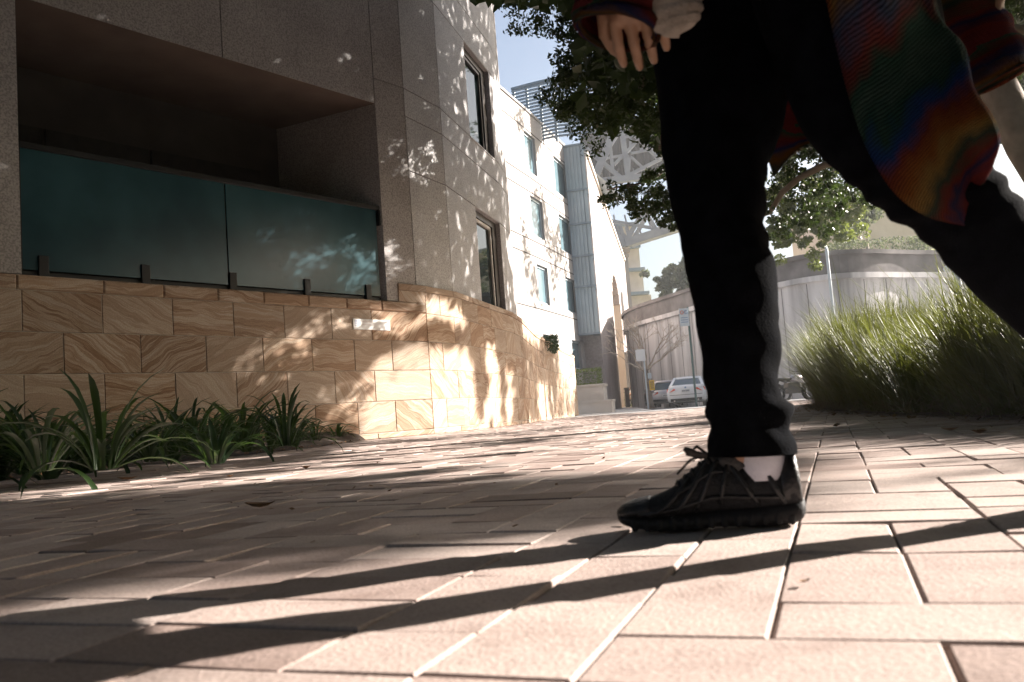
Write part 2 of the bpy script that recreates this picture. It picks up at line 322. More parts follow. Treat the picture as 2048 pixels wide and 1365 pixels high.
w2 = nd(t, 'ShaderNodeTexWave', bands_direction='DIAGONAL', i_Scale=60, i_Distortion=1.0); t.links.new(uv.outputs[0], w2.inputs[0])
rw = ramp(t, wv.outputs[0], [(0.1, (0.35, 0.35, 0.35)), (0.6, (1.25, 1.25, 1.25))])
ml = nd(t, 'ShaderNodeMix', data_type='RGBA', blend_type='MULTIPLY'); ml.inputs[0].default_value = 1
t.links.new(r1.outputs[0], ml.inputs[6]); t.links.new(rw.outputs[0], ml.inputs[7]); t.links.new(ml.outputs[2], b.inputs['Base Color'])
ad = nd(t, 'ShaderNodeMath', operation='ADD'); t.links.new(wv.outputs[0], ad.inputs[0]); t.links.new(w2.outputs[0], ad.inputs[1])
bp = nd(t, 'ShaderNodeBump', i_Strength=0.9, i_Distance=0.006); t.links.new(ad.outputs[0], bp.inputs['Height']); t.links.new(bp.outputs[0], b.inputs['Normal'])
tr = nd(t, 'ShaderNodeBsdfTranslucent'); t.links.new(ml.outputs[2], tr.inputs[0]); ms = nd(t, 'ShaderNodeMixShader'); ms.inputs[0].default_value = 0.3
t.links.new(b.outputs[0], ms.inputs[1]); t.links.new(tr.outputs[0], ms.inputs[2]); t.links.new(ms.outputs[0], t.nodes['Material Output'].inputs[0])
M['knit'] = m
M['creamknit'] = pmat('cream_ribbed_knit', (0.30, 0.26, 0.22), (0.40, 0.35, 0.30), 40, 0.95, 0.4, 200)

# ------------------------------------------------------------------ plan of the walls
class Plan:
    """a polyline in plan; (s, n, z) -> world, n is positive towards the street"""
    def __init__(s, pts):
        s.p = [np.array(p, float) for p in pts]; s.c = [0.0]
        for a, b in zip(s.p, s.p[1:]): s.c.append(s.c[-1] + float(np.linalg.norm(b - a)))
    def __call__(s, q, n, z):
        i = max(0, min(len(s.p) - 2, sum(1 for c in s.c[1:-1] if q > c)))
        d = (s.p[i + 1] - s.p[i]); d = d / np.linalg.norm(d); xy = s.p[i] + d * (q - s.c[i])
        def nr(k):
            e = s.p[k + 1] - s.p[k]; e = e / np.linalg.norm(e); return np.array([e[1], -e[0]])
        nn = nr(i)
        # mitre exactly at a kink
        for k in range(1, len(s.p) - 1):
            if abs(q - s.c[k]) < 1e-6:
                nn = nr(k - 1) + nr(k); nn = nn / (nn @ nr(k))
        xy = xy + nn * n
        return (xy[0], xy[1], z)
def dirv(az): return np.array([math.sin(R(az)), math.cos(R(az))])
A = np.array([-1.514, 14.0])
LW = 19.0
W1 = Plan([A - dirv(40) * LW, A])                       # s = LW + (s relative to A)
J = A + dirv(26.4) * 1.19
F2pts = [A, J, J + dirv(15.2) * 3.7, J + dirv(15.2) * 3.7 + dirv(9) * 1.35]
F2 = Plan(F2pts)
S2 = Plan(F2pts + [np.array([0.62, 24.0]), np.array([1.35, 28.6]), np.array([2.45, 35.2])])

def slab(mb, pl, s0, s1, z0, z1, n0, n1, ch=0.0, rnd=None, rot=None, cuts=()):
    """block with chamfered front; s0..s1 may cross kinks"""
    ks = [s0] + sorted([c for c in pl.c[1:-1] if s0 + 1e-4 < c < s1 - 1e-4]) + [s1]
    rr = (random.random(), random.random() ** 2) if rnd is None else rnd
    th = rot if rot is not None else random.choice([0, 0, 0.12, -0.15, 0.45, -0.5, 0.7, -0.75, 0.3])
    ox, oz = random.uniform(0, 60), random.uniform(0, 60); sc_, zc = (s0 + s1) / 2, (z0 + z1) / 2
    def uvf(s, z):
        a, b_ = s - sc_, z - zc; return (a * math.cos(th) + b_ * math.sin(th) + ox, -a * math.sin(th) + b_ * math.cos(th) + oz)
    for i in range(len(ks) - 1):
        a, b_ = ks[i], ks[i + 1]; ca = ch if i == 0 else 0; cb = ch if i == len(ks) - 2 else 0
        V = []; U = []
        for (s, z, n) in [(a, z0, n0), (b_, z0, n0), (b_, z1, n0), (a, z1, n0),
                          (a, z0, n1 - ch), (b_, z0, n1 - ch), (b_, z1, n1 - ch), (a, z1, n1 - ch),
                          (a + ca, z0 + ch, n1), (b_ - cb, z0 + ch, n1), (b_ - cb, z1 - ch, n1), (a + ca, z1 - ch, n1)]:
            V.append(pl(s, n, z)); U.append(uvf(s, z + 0.7 * (n - n1)))
        fs = [(0, 1, 5, 4), (2, 3, 7, 6)]
        if ch > 0: fs += [(8, 9, 10, 11), (4, 5, 9, 8), (6, 7, 11, 10)]
        else: fs += [(4, 5, 6, 7)]
        if i == 0: fs += [(3, 0, 4, 7)] + ([(7, 4, 8, 11)] if ch > 0 else [])
        if i == len(ks) - 2: fs += [(1, 2, 6, 5)] + ([(5, 6, 10, 9)] if ch > 0 else [])
        mb.add(V, fs, U, rr)

# ------------------------------------------------------------------ ground
mb = MB(); mb.add([(-600, -300, -0.0065), (700, -300, -0.0065), (700, 1200, -0.0065), (-600, 1200, -0.0065)], [(0, 1, 2, 3)])
tag(mb.build('ground', M['mortar']), kind='structure')
# pavers: columns run along az 20.3, laid in staggered lengths
dv = dirv(20.3); cv = np.array([dv[1], -dv[0]])
BED = [gz(-330, 1010), gz(0, 962), gz(160, 946), gz(300, 930), gz(480, 912), gz(640, 894)]
bed_edge = [(p[0], p[1]) for p in BED] + [(-2.30, 12.55)]
def wall_side(x, y, off=0.0):
    """True on the street side of the walls"""
    def side(a, b_): return (b_[0] - a[0]) * (y - a[1]) - (b_[1] - a[1]) * (x - a[0])
    pts = W1.p[:1] + S2.p
    for a, b_ in zip(pts, pts[1:]):
        if a[1] <= y <= b_[1] or (y < pts[0][1]): return side(a, b_) < off
    return True
def in_bed(x, y):
    for a, b_ in zip(bed_edge, bed_edge[1:]):
        if a[1] <= y <= b_[1]:
            xx = a[0] + (b_[0] - a[0]) * (y - a[1]) / (b_[1] - a[1]); return x < xx
    return y < bed_edge[0][1] and x < bed_edge[0][0]
ROAD_Y = 27.0
def paver_ok(x, y):
    if y > ROAD_Y or y < -3: return False
    if in_bed(x, y) or not wall_side(x, y, 0.0): return False
    gx = 2.35 + (y - 3.7) * 0.235
    if y > 2.5 and x > gx + 1.2: return False
    return abs(x) < 12
mb = MB(); cw = 0.131; gap = 0.0027
def paver(u, v, wu, lv):
    """one bevelled paver, slightly uneven, with a worn edge"""
    cx, cy = cv * (u + wu / 2) + dv * (v + lv / 2)
    if not paver_ok(cx, cy): return
    h = random.gauss(0, 0.0008); t1 = random.gauss(0, 0.0008); t2 = random.gauss(0, 0.0008); V = []
    e_ = [gap / 2 * random.uniform(.5, 1.9) for _ in range(4)]
    c = random.uniform(.0015, .0040)
    for (zz, ins) in ((-0.02, 0), (h - c * 0.9, 0), (h, c)):
        for (a, b_) in ((0, 0), (1, 0), (1, 1), (0, 1)):
            uu = u + (wu - e_[1] - ins if a else e_[0] + ins); vv = v + (lv - e_[3] - ins if b_ else e_[2] + ins)
            p = cv * uu + dv * vv
            V.append((p[0], p[1], zz + ((2 * a - 1) * t1 + (2 * b_ - 1) * t2 if zz > -0.02 else 0)))
    fs = [(8, 9, 10, 11)] + [(4 + i, 4 + (i + 1) % 4, 8 + (i + 1) % 4, 8 + i) for i in range(4)] + [(i, (i + 1) % 4, 4 + (i + 1) % 4, 4 + i) for i in range(4)]
    mb.add(V, fs, [(0, 0)] * 12, (random.random(), random.random()))
U0, V0 = -0.203, 0.755
used_c = set(); forced = {}
for (i_, j_, w_, l_) in ((0, -1, 2, 1), (1, 0, 2, 1), (0, 0, 1, 2), (1, 1, 1, 2), (2, 1, 1, 2), (0, 2, 1, 2), (-1, -1, 1, 2), (2, -1, 2, 1), (-2, 0, 1, 2), (3, 0, 1, 2), (-2, -1, 1, 1)):
    for a_ in range(w_):
        for b_ in range(l_): used_c.add((i_ + a_, j_ + b_))
    paver(U0 + i_ * cw, V0 + j_ * cw, w_ * cw, l_ * cw)
for j_ in range(-40, 260):
    for i_ in range(-110, 115):
        if (i_, j_) in used_c: continue
        if random.random() < .56 and (i_ + 1, j_) not in used_c: used_c.update(((i_, j_), (i_ + 1, j_))); paver(U0 + i_ * cw, V0 + j_ * cw, 2 * cw, cw)
        elif (i_, j_ + 1) not in used_c: used_c.update(((i_, j_), (i_, j_ + 1))); paver(U0 + i_ * cw, V0 + j_ * cw, cw, 2 * cw)
        else: used_c.add((i_, j_)); paver(U0 + i_ * cw, V0 + j_ * cw, cw, cw)
tag(mb.build('paving', M['paver']), kind='structure')
# bed of mulch, mounded towards the wall
mb = MB(); rows = []
for i in range(41):
    y = 5.0 + (12.9 - 5.0) * i / 40
    e = np.interp(y, [p[1] for p in bed_edge], [p[0] for p in bed_edge]); row = []
    # wall x at this y
    wx = A[0] - (A[1] - y) * math.tan(R(40))
    for j in range(15):
        f = j / 14; x = e + (wx - 0.3 - e) * f if wx - 0.3 < e else e - f * 0.02
        row.append((x, y, 0.006 + 0.15 * min(1, f * 2.2) + 0.03 * mnoise.noise(Vector((x * 3, y * 3, 0))) * min(1, f * 6)))
    rows.append(row)
mb.loft(rows, cap=False, closed=False); tag(mb.build('garden_soil', M['soil'], smooth=True), kind='structure')
# road and kerb beyond the paving
mb = MB(); mb.add([(-40, ROAD_Y + .3, -0.002), (60, ROAD_Y + .3 , -0.002), (90, 140, -0.002), (-40, 140, -0.002)], [(0, 1, 2, 3)])
tag(mb.build('road', M['asphalt']), kind='structure')
mb = MB()
for i in range(30):
    x = -3 + i * 0.9
    mb.box((x, ROAD_Y + .15, -0.01), (0.892, 0.26, 0.05))
tag(mb.build('kerb_strip', M['kerb']), kind='structure')
# footpath rising along the buildings on the far left
mb = MB(); mb.add([(2.3, 34, .02), (5.6, 36, .02), (7.4, 52, .10), (11.5, 90, .38), (4, 90, .38), (2.3, 50, .1), (2.3, 34, -.05), (5.6, 36, -.05), (7.4, 52, -.05), (11.5, 90, -.05)],
       [(0, 1, 2, 3, 4, 5), (1, 0, 6, 7), (2, 1, 7, 8), (3, 2, 8, 9)])
tag(mb.build('pavement', M['kerb']), kind='structure')

# ------------------------------------------------------------------ sandstone wall
CO = [0.0, 0.09, 0.575, 1.055, 1.53, 2.0, 2.17]
a0 = A.copy()
wall = empty('sandstone_wall', (a0[0], a0[1], 0), 'banded golden sandstone block wall running the length of the building base', 'wall')
mb = MB()
for ci in range(len(CO) - 2):
    z0, z1 = CO[ci], CO[ci + 1]
    s = -0.5 + (0.43 if ci % 2 else 0.0)
    cur = LW - 9.2 + (0.43 if ci % 2 else 0)
    cuts = [LW + q for q in (([-6.95, -6.05, -5.17, -4.29, -3.43, -2.63, -1.8, -1.03] if ci % 2 == 0 else [-6.5, -5.62, -4.72, -3.85, -3.0, -2.18, -1.4, -0.64]))]
    cuts = [0.0] + [LW + cuts[0] - LW - .86 * k_ for k_ in range(13, 0, -1)] + cuts + [LW + .170]
    cuts = [c_ for c_ in cuts if c_ >= 0]
    for a, b_ in zip(cuts, cuts[1:]):
        if b_ - a < .05: continue
        slab(mb, W1, a + 0.004, b_ - 0.004, z0 + 0.004, z1 - 0.004, -0.30, 0.02 + random.uniform(-.002, .002), 0.006)
cuts = [0.0] + [LW - 6.9 - .8 * k_ for k_ in range(15, 0, -1)]
for q in (-6.9, -6.1, -5.15, -4.4, -3.65, -2.95, -2.2, -1.5, -0.8): cuts.append(LW + q)
cuts.append(LW + .165)
for a, b_ in zip(cuts, cuts[1:]): slab(mb, W1, a + .002, b_ - .002, CO[5] + .003, CO[6], -0.42, 0.035, 0.018, rot=random.uniform(-.1, .1))
mb.build('low_stonework', M['sandstone'], wall)
# the taller run along S2
mb = MB(); S2Z = [0.0, 0.09, 0.575, 1.055, 1.53, 2.0, 2.36, 2.47]
for ci in range(len(S2Z) - 1):
    z0, z1 = S2Z[ci], S2Z[ci + 1]; s = 0.163; end = S2.c[-1]
    k = 0
    while s < end - 0.02:
        ln = (0.84 if ci != 6 else 1.1) * random.uniform(.92, 1.08)
        if s == 0.163: ln = 0.45 if ci % 2 else .9
        e = min(end, s + ln)
        if end - e < .3: e = end
        slab(mb, S2, s + .003, e - .003, z0 + .0035, z1 - .0035, -0.12, (0.06 if ci < 6 else 0.075) + random.uniform(-.002, .002), 0.006, rot=None if ci != 6 else random.uniform(-.1, .1))
        s = e
# return block at the step, standing on the lower wall's cap
for z0, z1 in ((2.174, 2.36), (2.364, 2.47)): slab(mb, W1, LW - 0.42, LW + (.170 if z0 < 2.3 else .19), z0, z1, -0.12, 0.022 if z0 < 2.3 else .032, 0.006)
mb.build('tall_stonework', M['sandstone'], wall)
mb = MB()   # joints behind the blocks
slab(mb, W1, 0, LW - .01, 0, 2.15, -0.29, 0.008); slab(mb, S2, 0.20, S2.c[-1] - .01, 0, 2.46, -0.11, 0.048)
slab(mb, S2, S2.c[-1] - .08, S2.c[-1] - .001, 0, 2.46, -.6, 0.05)
mb.build('pointing', M['grout'], wall)

# address plate
mb = MB(); slab(mb, W1, LW - 1.40, LW - 0.66, 1.69, 1.855, 0.021, 0.034, 0.002)
pl_ = empty('wall_plate', tuple(W1(LW - 1, 0.03, 1.77)), 'small white rectangular plate fixed to the sandstone below the balcony glass', 'sign')
mb.build('plate', M['white'], pl_)
mb = MB()
for dx, dz, w_, h_ in ((0, .045, .03, .03), (.035, .045, .03, .03), (0, .01, .065, .02), (0, -.02, .03, .018), (.04, -.02, .028, .018)):
    slab(mb, W1, LW - 1.375 + dx, LW - 1.375 + dx + w_, 1.775 + dz - h_ / 2, 1.775 + dz + h_ / 2, 0.0345, 0.036)
mb.build('emblem', M['plaqueblue'], pl_)
mb = MB()
for i in range(9):
    slab(mb, W1, LW - 1.26 + i * .028, LW - 1.26 + i * .028 + .018, 1.80, 1.825 + (.01 if i % 3 == 0 else 0), 0.0345, 0.036)
for i in range(6): slab(mb, W1, LW - 1.22 + i * .028, LW - 1.22 + i * .028 + .018, 1.76, 1.78, 0.0345, 0.036)
mb.build('faded_lettering', M['plaquepink'], pl_)

# ------------------------------------------------------------------ the near building
bld = empty('hotel_building', (A[0], A[1], 0), 'grey speckled stone hotel building with a deep balcony recess above the sandstone wall', 'building')
mb = MB()
RS0, RS1, RZ = LW - 6.03, LW - 0.66, 5.42   # recess opening
P1 = lambda s0, s1, z0, z1, n1=0.0: slab(mb, W1, s0 + .006, s1 - .006, z0 + .006, z1 - .006, -0.25, n1, 0.004)
P1(0.0, RS0, 2.174, 5.85); P1(0, RS0, 5.85, 10.5); 
P1(RS0, LW - 3.4, RZ, 8.0); P1(LW - 3.4, RS1, RZ, 8.0); P1(RS0, RS1, 8.0, 10.5); P1(RS1, LW, 5.85, 8.0); P1(RS1, LW, 8.0, 10.5)
P1(RS1 , LW, 2.174, 5.85)
mb.build('front_cladding', M['granite'], bld)
mb = MB()
P2 = lambda s0, s1, z0, z1: slab(mb, F2, s0 + .006, s1 - .006, z0 + .007, z1 - .007, -0.15, 0.0, 0.004)
jn = F2.c[1]; wa, wb = jn + 1.74, jn + 3.46; en = F2.c[2] + .95
ZJ = [2.36, 4.42, 5.36, 5.85, 7.86, 8.6, 10.5]
for z0, z1 in zip(ZJ, ZJ[1:]):
    if z0 != 2.36: P2(0, jn, z0, z1)
    else: P2(0, jn, 2.3, z1)
    if z0 in (2.36, 5.85):
        P2(jn, wa, z0, z1); P2(wb, en, z0, z1)
    else: P2(jn, en, z0, z1)
P2(jn, en, 2.2, 2.36)
mb.build('side_cladding', M['granite_b'], bld)
mb = MB()   # backing seen through the joints
for pl, a, b_, z0, z1 in ((W1, 0, RS0, 2.17, 10.4), (W1, RS0, RS1, RZ + .02, 10.4), (W1, RS1, LW - .01, 2.17, 10.4)): slab(mb, pl, a + .01, b_ - .01, z0, z1, -0.24, -0.02)
for z0, z1 in zip(ZJ, ZJ[1:]):
    if z0 in (2.36, 5.85): slab(mb, F2, 0.01, wa - .01, z0, z1, -0.14, -0.022); slab(mb, F2, wb + .01, en - .01, z0, z1, -0.14, -0.022)
    else: slab(mb, F2, 0.01, en - .01, z0 - .001, z1 + .001, -0.14, -0.022)
mb.build('joint_backing', M['joint'], bld)
# end pilaster and vertical groove
mb = MB(); slab(mb, F2, en + 0.05, F2.c[-1] + 0.02, 2.3, 10.5, -0.4, -0.03, 0.004); mb.build('end_pilaster', M['facade'], bld)
mb = MB(); slab(mb, F2, en + .01, en + .04, 2.3, 10.45, -.4, -.06)
slab(mb, F2, F2.c[-1] + .02, F2.c[-1] + .05, 2.3, 10.5, -6, -.05); mb.build('end_wall', M['facade'], bld)
# roof slab so that light does not fall in from above
mb = MB(); v1 = [W1(0, 0, 10.5), W1(LW, 0, 10.5), F2(F2.c[1], 0, 10.5), F2(F2.c[2], 0, 10.5), F2(en, 0, 10.5), (en * 0 - 6, 24, 10.5), (-14, 14, 10.5)]
mb.add([(p[0], p[1], 10.4) for p in v1] + [(p[0], p[1], 10.6) for p in v1], [tuple(range(7)), tuple(range(13, 6, -1))] + [(i, (i + 1) % 7, 7 + (i + 1) % 7, 7 + i) for i in range(7)])
mb.build('roof', M['granite_b'], bld)
# recess
mb = MB(); P = lambda s, n, z: W1(s, n, z)
BS = LW - 1.2; BD = -1.95
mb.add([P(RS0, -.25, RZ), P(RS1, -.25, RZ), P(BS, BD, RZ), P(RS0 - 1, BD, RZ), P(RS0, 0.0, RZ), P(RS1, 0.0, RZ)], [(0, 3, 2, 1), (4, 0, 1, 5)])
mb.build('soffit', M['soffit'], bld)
mb = MB(); e = 0.003
mb.add([P(RS1 + e, 0.0 - e, 2.175), P(BS, BD, 2.175), P(BS, BD, RZ), P(RS1 + e, 0.0 - e, RZ)], [(0, 1, 2, 3)]); mb.build('recess_side_wall', M['granite'], bld); mb = MB()
mb.add([P(RS0 - e, 0.0 - e, 2.175), P(RS0 - 1, BD, 2.175), P(RS0 - 1, BD, RZ), P(RS0 - e, -e, RZ)], [(0, 3, 2, 1)])
mb.build('recess_side_wall', M['granite'], bld)
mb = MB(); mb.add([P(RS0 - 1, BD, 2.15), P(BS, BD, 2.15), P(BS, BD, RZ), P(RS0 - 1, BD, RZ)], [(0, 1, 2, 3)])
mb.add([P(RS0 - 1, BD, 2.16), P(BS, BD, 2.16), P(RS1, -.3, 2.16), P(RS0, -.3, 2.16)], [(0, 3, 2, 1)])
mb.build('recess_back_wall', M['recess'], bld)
# balcony doors: dark glass in the back wall
mb = MB()
for a, b_ in ((RS0 - .8, RS0 + 1.0), (RS0 + 1.05, RS0 + 2.5), (RS0 + 2.55, BS - .4)):
    slab(mb, W1, a, b_, 2.2, 4.6, BD, BD + .04)
mb.build('balcony_door', M['bronze'], bld)
# windows in the side front
for z0, z1 in ((5.85, 7.86), (2.36, 4.42)):
    w = MB(); t_ = 0.09
    for (a, b_, c_, d_) in ((wa, wb, z0, z0 + t_), (wa, wb, z1 - .14, z1), (wa, wa + t_, z0 + t_, z1 - .14), (wb - .28, wb, z0 + t_, z1 - .14)):
        slab(w, F2, a, b_, c_, d_, -0.22, -0.10, 0.003)
    wo = w.build('window', M['bronze'], bld)
    g_ = MB(); slab(g_, F2, wa + .09, wb - .28, z0 + .09, z1 - .14, -0.20, -0.17); g_.build('pane', M['winglass'], wo)
    s_ = MB(); slab(s_, F2, wa + .10, wb - .29, z0 + .10, z0 + .16, -0.165, -0.12, .002); slab(s_, F2, wb - .36, wb - .29, z0 + .17, z1 - .15, -0.165, -0.13, .002); slab(s_, F2, wa + .10, wb - .37, z1 - .21, z1 - .15, -0.165, -0.12, .002)
    s_.build('sash', M['kerb'] if z0 < 3 else M['bronze'], wo)
    rv = MB()
    slab(rv, F2, wa - .004, wb + .004, z0 - .03, z0 + .003, -0.24, 0.012); slab(rv, F2, wb, wb + .012, z0, z1, -0.24, -0.006); slab(rv, F2, wa - .012, wa, z0, z1, -0.24, -0.006); slab(rv, F2, wa, wb, z1 - .003, z1 + .01, -0.24, -0.006)
    rv.build('reveal', M['granite_b'], wo)

# glass screen on the wall
gs = empty('glass_balustrade', tuple(W1(LW - 3.4, 0, 2.17)), 'tall frosted teal glass screen with a dark rail standing on the sandstone wall', 'balustrade')
for a, b_ in ((RS0 + .03, LW - 3.425), (LW - 3.405, LW - 0.72)):
    mb = MB(); slab(mb, W1, a, b_, 2.25, 3.66, -0.09, -0.075, 0.002); mb.build('glass_panel', M['teal'], gs)
mb = MB(); slab(mb, W1, RS0 - .04, LW - 0.60, 3.655, 3.725, -0.12, -0.04, 0.006)
slab(mb, W1, LW - 0.70, LW - 0.60, 3.40, 3.655, -0.11, -0.03, 0.006); mb.build('top_rail', M['blackmetal'], gs)
mb = MB(); slab(mb, W1, RS0 + .01, LW - 0.70, 2.172, 2.235, -0.13, -0.10); slab(mb, W1, RS0 + .005, RS0 + .03, 2.18, 3.65, -.11, -.06); mb.build('gap_shade_strip_and_post', M['blackmetal'], gs)  # black strip stands in for the dark gap under the glass; plus left post
for q in (-5.78, -4.58, -3.36, -2.14, -0.98):
    mb = MB(); slab(mb, W1, LW + q - .055, LW + q + .055, 2.172, 2.42, -0.115, -0.045, 0.006); mb.build('clamp', M['blackmetal'], gs)

# ------------------------------------------------------------------ the middle building (curved cream front)
mid = empty('curved_building', (0.9, 39.5, 0), 'cream panelled building curving away beyond the near stone building', 'building')
c_ = [np.array(gz(x_, y_, 15.05)[:2]) for x_, y_ in ((1026, 196.5), (1048, 215.5), (1071, 236.5), (1098, 262), (1129, 292))]
c_ = [c_[0] + (c_[0] - c_[1]) / np.linalg.norm(c_[0] - c_[1]) * 3] + c_
F3 = Plan(c_); f3e = F3.c[-1]
def s_of(pl, px, py):
    d = ray(px, py); best = None
    for i in range(len(pl.p) - 1):
        a, b_ = pl.p[i], pl.p[i + 1]; e_ = (b_ - a) / np.linalg.norm(b_ - a); n_ = np.array([e_[1], -e_[0]])
        dn = d[:2] @ n_
        if abs(dn) < 1e-9: continue
        t_ = (a @ n_) / dn; q = d * t_ + CAM; s_ = pl.c[i] + (q[:2] - a) @ e_
        if t_ > 0 and (pl.c[i] - 1e-3 <= s_ <= pl.c[i + 1] + 1e-3 or (i == len(pl.p) - 2 and s_ > pl.c[i]) or (i == 0 and s_ < 0)):
            if best is None or t_ < best[0]: best = (t_, s_, q[2])
    return best[1:] if best else (0, 0)
wins = []
for (x0, yt, x1, yb) in ((1047, 262, 1068, 340), (1106, 308, 1131, 372), (1060, 390, 1083, 466), (1117, 428, 1141, 496), (1073, 528, 1094, 600), (1130, 553, 1155, 624), (1086, 668, 1104, 690), (1143, 680, 1168, 738)):
    sA, zt = s_of(F3, x0, yt); sB, _ = s_of(F3, x1, yt); _, zb = s_of(F3, x0, yb)
    wins.append((sA, sB, zb, zt))
mb = MB(); TOP3 = 14.95
rowsz = sorted({round(w[3], 1) for w in wins})
levels = []
for k in range(4):
    w2 = wins[2 * k:2 * k + 2]; zb = sum(w[2] for w in w2) / 2; zt = sum(w[3] for w in w2) / 2
    if k == 3: zb = w2[1][2]; zt = w2[1][3]
    levels.append((zb, zt))
prev = TOP3
for k, (zb, zt) in enumerate(levels):
    w2 = wins[2 * k:2 * k + 2]
    for a, b_ in ((0, 5.0), (5.0, 8.2), (8.2, f3e)): slab(mb, F3, a + .01, b_ - .01, zt + .0, prev - .012, -.3, 0, .004)
    xs = [0, w2[0][0], w2[0][1], w2[1][0], w2[1][1], f3e]
    for a, b_ in ((xs[0], xs[1]), (xs[2], xs[3]), (xs[4], xs[5])): slab(mb, F3, a, b_, zb, zt - .001, -.3, -.002, 0)
    prev = zb
    mbw = None
for a, b_ in ((0, f3e),): slab(mb, F3, a, b_, -0.5, prev - .01, -.3, 0, .004)
mb.build('wall', M['facade'], mid)
mb = MB(); slab(mb, F3, 0, f3e, -.5, TOP3 - .05, -.5, -.31); mb.build('wall_core', M['joint'], mid)
for z in [ (levels[0][0] - .35), (levels[0][0] - 1.1), (levels[1][0] - .35), levels[1][0] - 1.1, levels[2][0] - .35, TOP3 - 1.0]: 
    mb = MB(); slab(mb, F3, 0, f3e, z, z + .06, -.1, 0.006); mb.build('joint_line', M['joint'], mid)
mb = MB(); slab(mb, F3, 0, f3e, TOP3, TOP3 + .12, -.6, .07, .01); mb.build('parapet', M['facade'], mid)
for k in range(4):
    zb, zt = levels[k]
    for w in wins[2 * k:2 * k + 2]:
        f_ = MB(); a, b_ = w[0], w[1]
        for q in ((a, b_, zb, zb + .1), (a, b_, zt - .1, zt), (a, a + .1, zb + .1, zt - .1), (b_ - .1, b_, zb + .1, zt - .1)): slab(f_, F3, *q, -.22, -.12)
        wo = f_.build('window', M['corr'], mid)
        g_ = MB(); slab(g_, F3, a + .1, b_ - .1, zb + .1, zt - .1, -.2, -.17); g_.build('pane', M['farglass'], wo)
# corrugated stair bay
BY = aty(1128, 400, 47.2)[:2]; sB0 = f3e - 0.1
bay_a = np.array(F3(f3e - .3, 0, 0)[:2]); 
zt_bay = s_of(F3, 1130, 283)[1]
BAY = Plan([bay_a, bay_a + np.array([1.05, -0.25]), bay_a + np.array([1.25, 1.8])])
zb_bay = 4.3
mb = MB(); n_r = 16
for i in range(n_r):
    a = BAY.c[-1] * i / n_r; slab(mb, BAY, a, a + BAY.c[-1] / n_r * .6, zb_bay, 14.9, -.25, .045, .01); slab(mb, BAY, a + BAY.c[-1] / n_r * .6, a + BAY.c[-1] / n_r, zb_bay, 14.9, -.25, .0)
bo = mb.build('corrugated_bay', M['corr'], mid)
for z in (zb_bay - .02, 6.9, 8.6, 10.4, 12.3, 14.85): mb = MB(); slab(mb, BAY, -.02, BAY.c[-1] + .02, z, z + .10, -.25, .12); mb.build('ledge', M['louvre'], bo)
# roof plant screen of louvres
LP = [np.array(F3(3.9, -1.2, 0)[:2]), np.array(F3(5.2, -2.0, 0)[:2]), np.array(F3(9.0, -1.2, 0)[:2]), np.array(F3(12.5, -1.0, 0)[:2])]
LV = Plan([np.array(gz(1022, 177, 17.3)[:2]), np.array(gz(1060, 167, 17.3)[:2]), np.array(gz(1105, 156, 17.3)[:2]), np.array(gz(1190, 146, 17.3)[:2])])
mb = MB()
for i in range(17): slab(mb, LV, 0, LV.c[-1], 14.2 + i * .18, 14.2 + i * .18 + .085, -.12, 0.0)
lo_ = mb.build('louvre_screen', M['louvre'], mid)
mb = MB()
for s_ in np.linspace(0, LV.c[-1] - .1, 7): slab(mb, LV, s_, s_ + .12, 14.0, 17.2, -.22, -.125)
slab(mb, LV, 0, LV.c[-1], 17.2, 17.32, -.2, .03); mb.build('post', M['louvre'], lo_)
mb = MB(); mb.add([(0, 40, 14.9), (4, 47, 14.9), (9, 60, 14.9), (-12, 60, 14.9), (-12, 40, 14.9)], [(0, 1, 2, 3, 4)]); mb.build('roof', M['louvre'], mid)

# ------------------------------------------------------------------ tall pale stone block with the arch
far = empty('arched_building', (5.3, 48.5, 0), 'pale pink stone building with a tall narrow arched opening and sloping skyline', 'building')
Q0 = np.array(BAY.p[-1]) + np.array([0.05, -1.0]); dq = dirv(10.5)
e4 = np.array(gz(1259, 812, 0.33)[:2]) if False else Q0 + dq * 37.0
F4 = Plan([Q0, Q0 + dq * 12, Q0 + dq * 37])
sA1, zA1 = s_of(F4, 1211, 600); sA2, _ = s_of(F4, 1232, 800)
aS, aE = 13.2, 22.5
mb = MB(); n_a = 12; AZ = 7.4; AT = 10.3
slab(mb, F4, 0, aS, -.2, 14.6, -3, 0); slab(mb, F4, aE, 37, -.2, 14.6, -3, 0)
for i in range(n_a):
    a = aS + (aE - aS) * i / n_a; b2 = aS + (aE - aS) * (i + 1) / n_a; m_ = ((i + .5) / n_a) * 2 - 1
    slab(mb, F4, a, b2, AZ + (AT - AZ) * math.sqrt(max(0, 1 - m_ * m_)), 14.6, -3, 0)
mb.build('wall', M['pinkstone'], far)
mb = MB(); slab(mb, F4, aS + .02, aE - .02, -.2, 10.5, -3.2, -2.9); slab(mb, F4, aE - .02, aE + .003, -.2, 9.9, -3, -0.003)
mb.build('arch_reveal', M['apart'], far)
mb = MB()
for s_, z_ in ((4, 12.6), (4, 9.2), (4, 5.8)):
    slab(mb, F4, .02, 12.9, z_, z_ + .06, -.05, .012)
slab(mb, F4, 0, 37, 14.6, 14.85, -3, .12)
mb.build('string_course', M['stone_light'], far)
mb = MB(); p_ = F4(aS + 1.4, .35, 0)
mb.box((p_[0], p_[1], .75), (.30, .30, 1.5)); mb.box((p_[0], p_[1], 1.55), (.36, .36, .1)); mb.box((p_[0], p_[1], .06), (.42, .42, .12))
tag(mb.build('black_bollard', M['cardark']), 'black square bollard at the foot of the arched building', 'bollard')

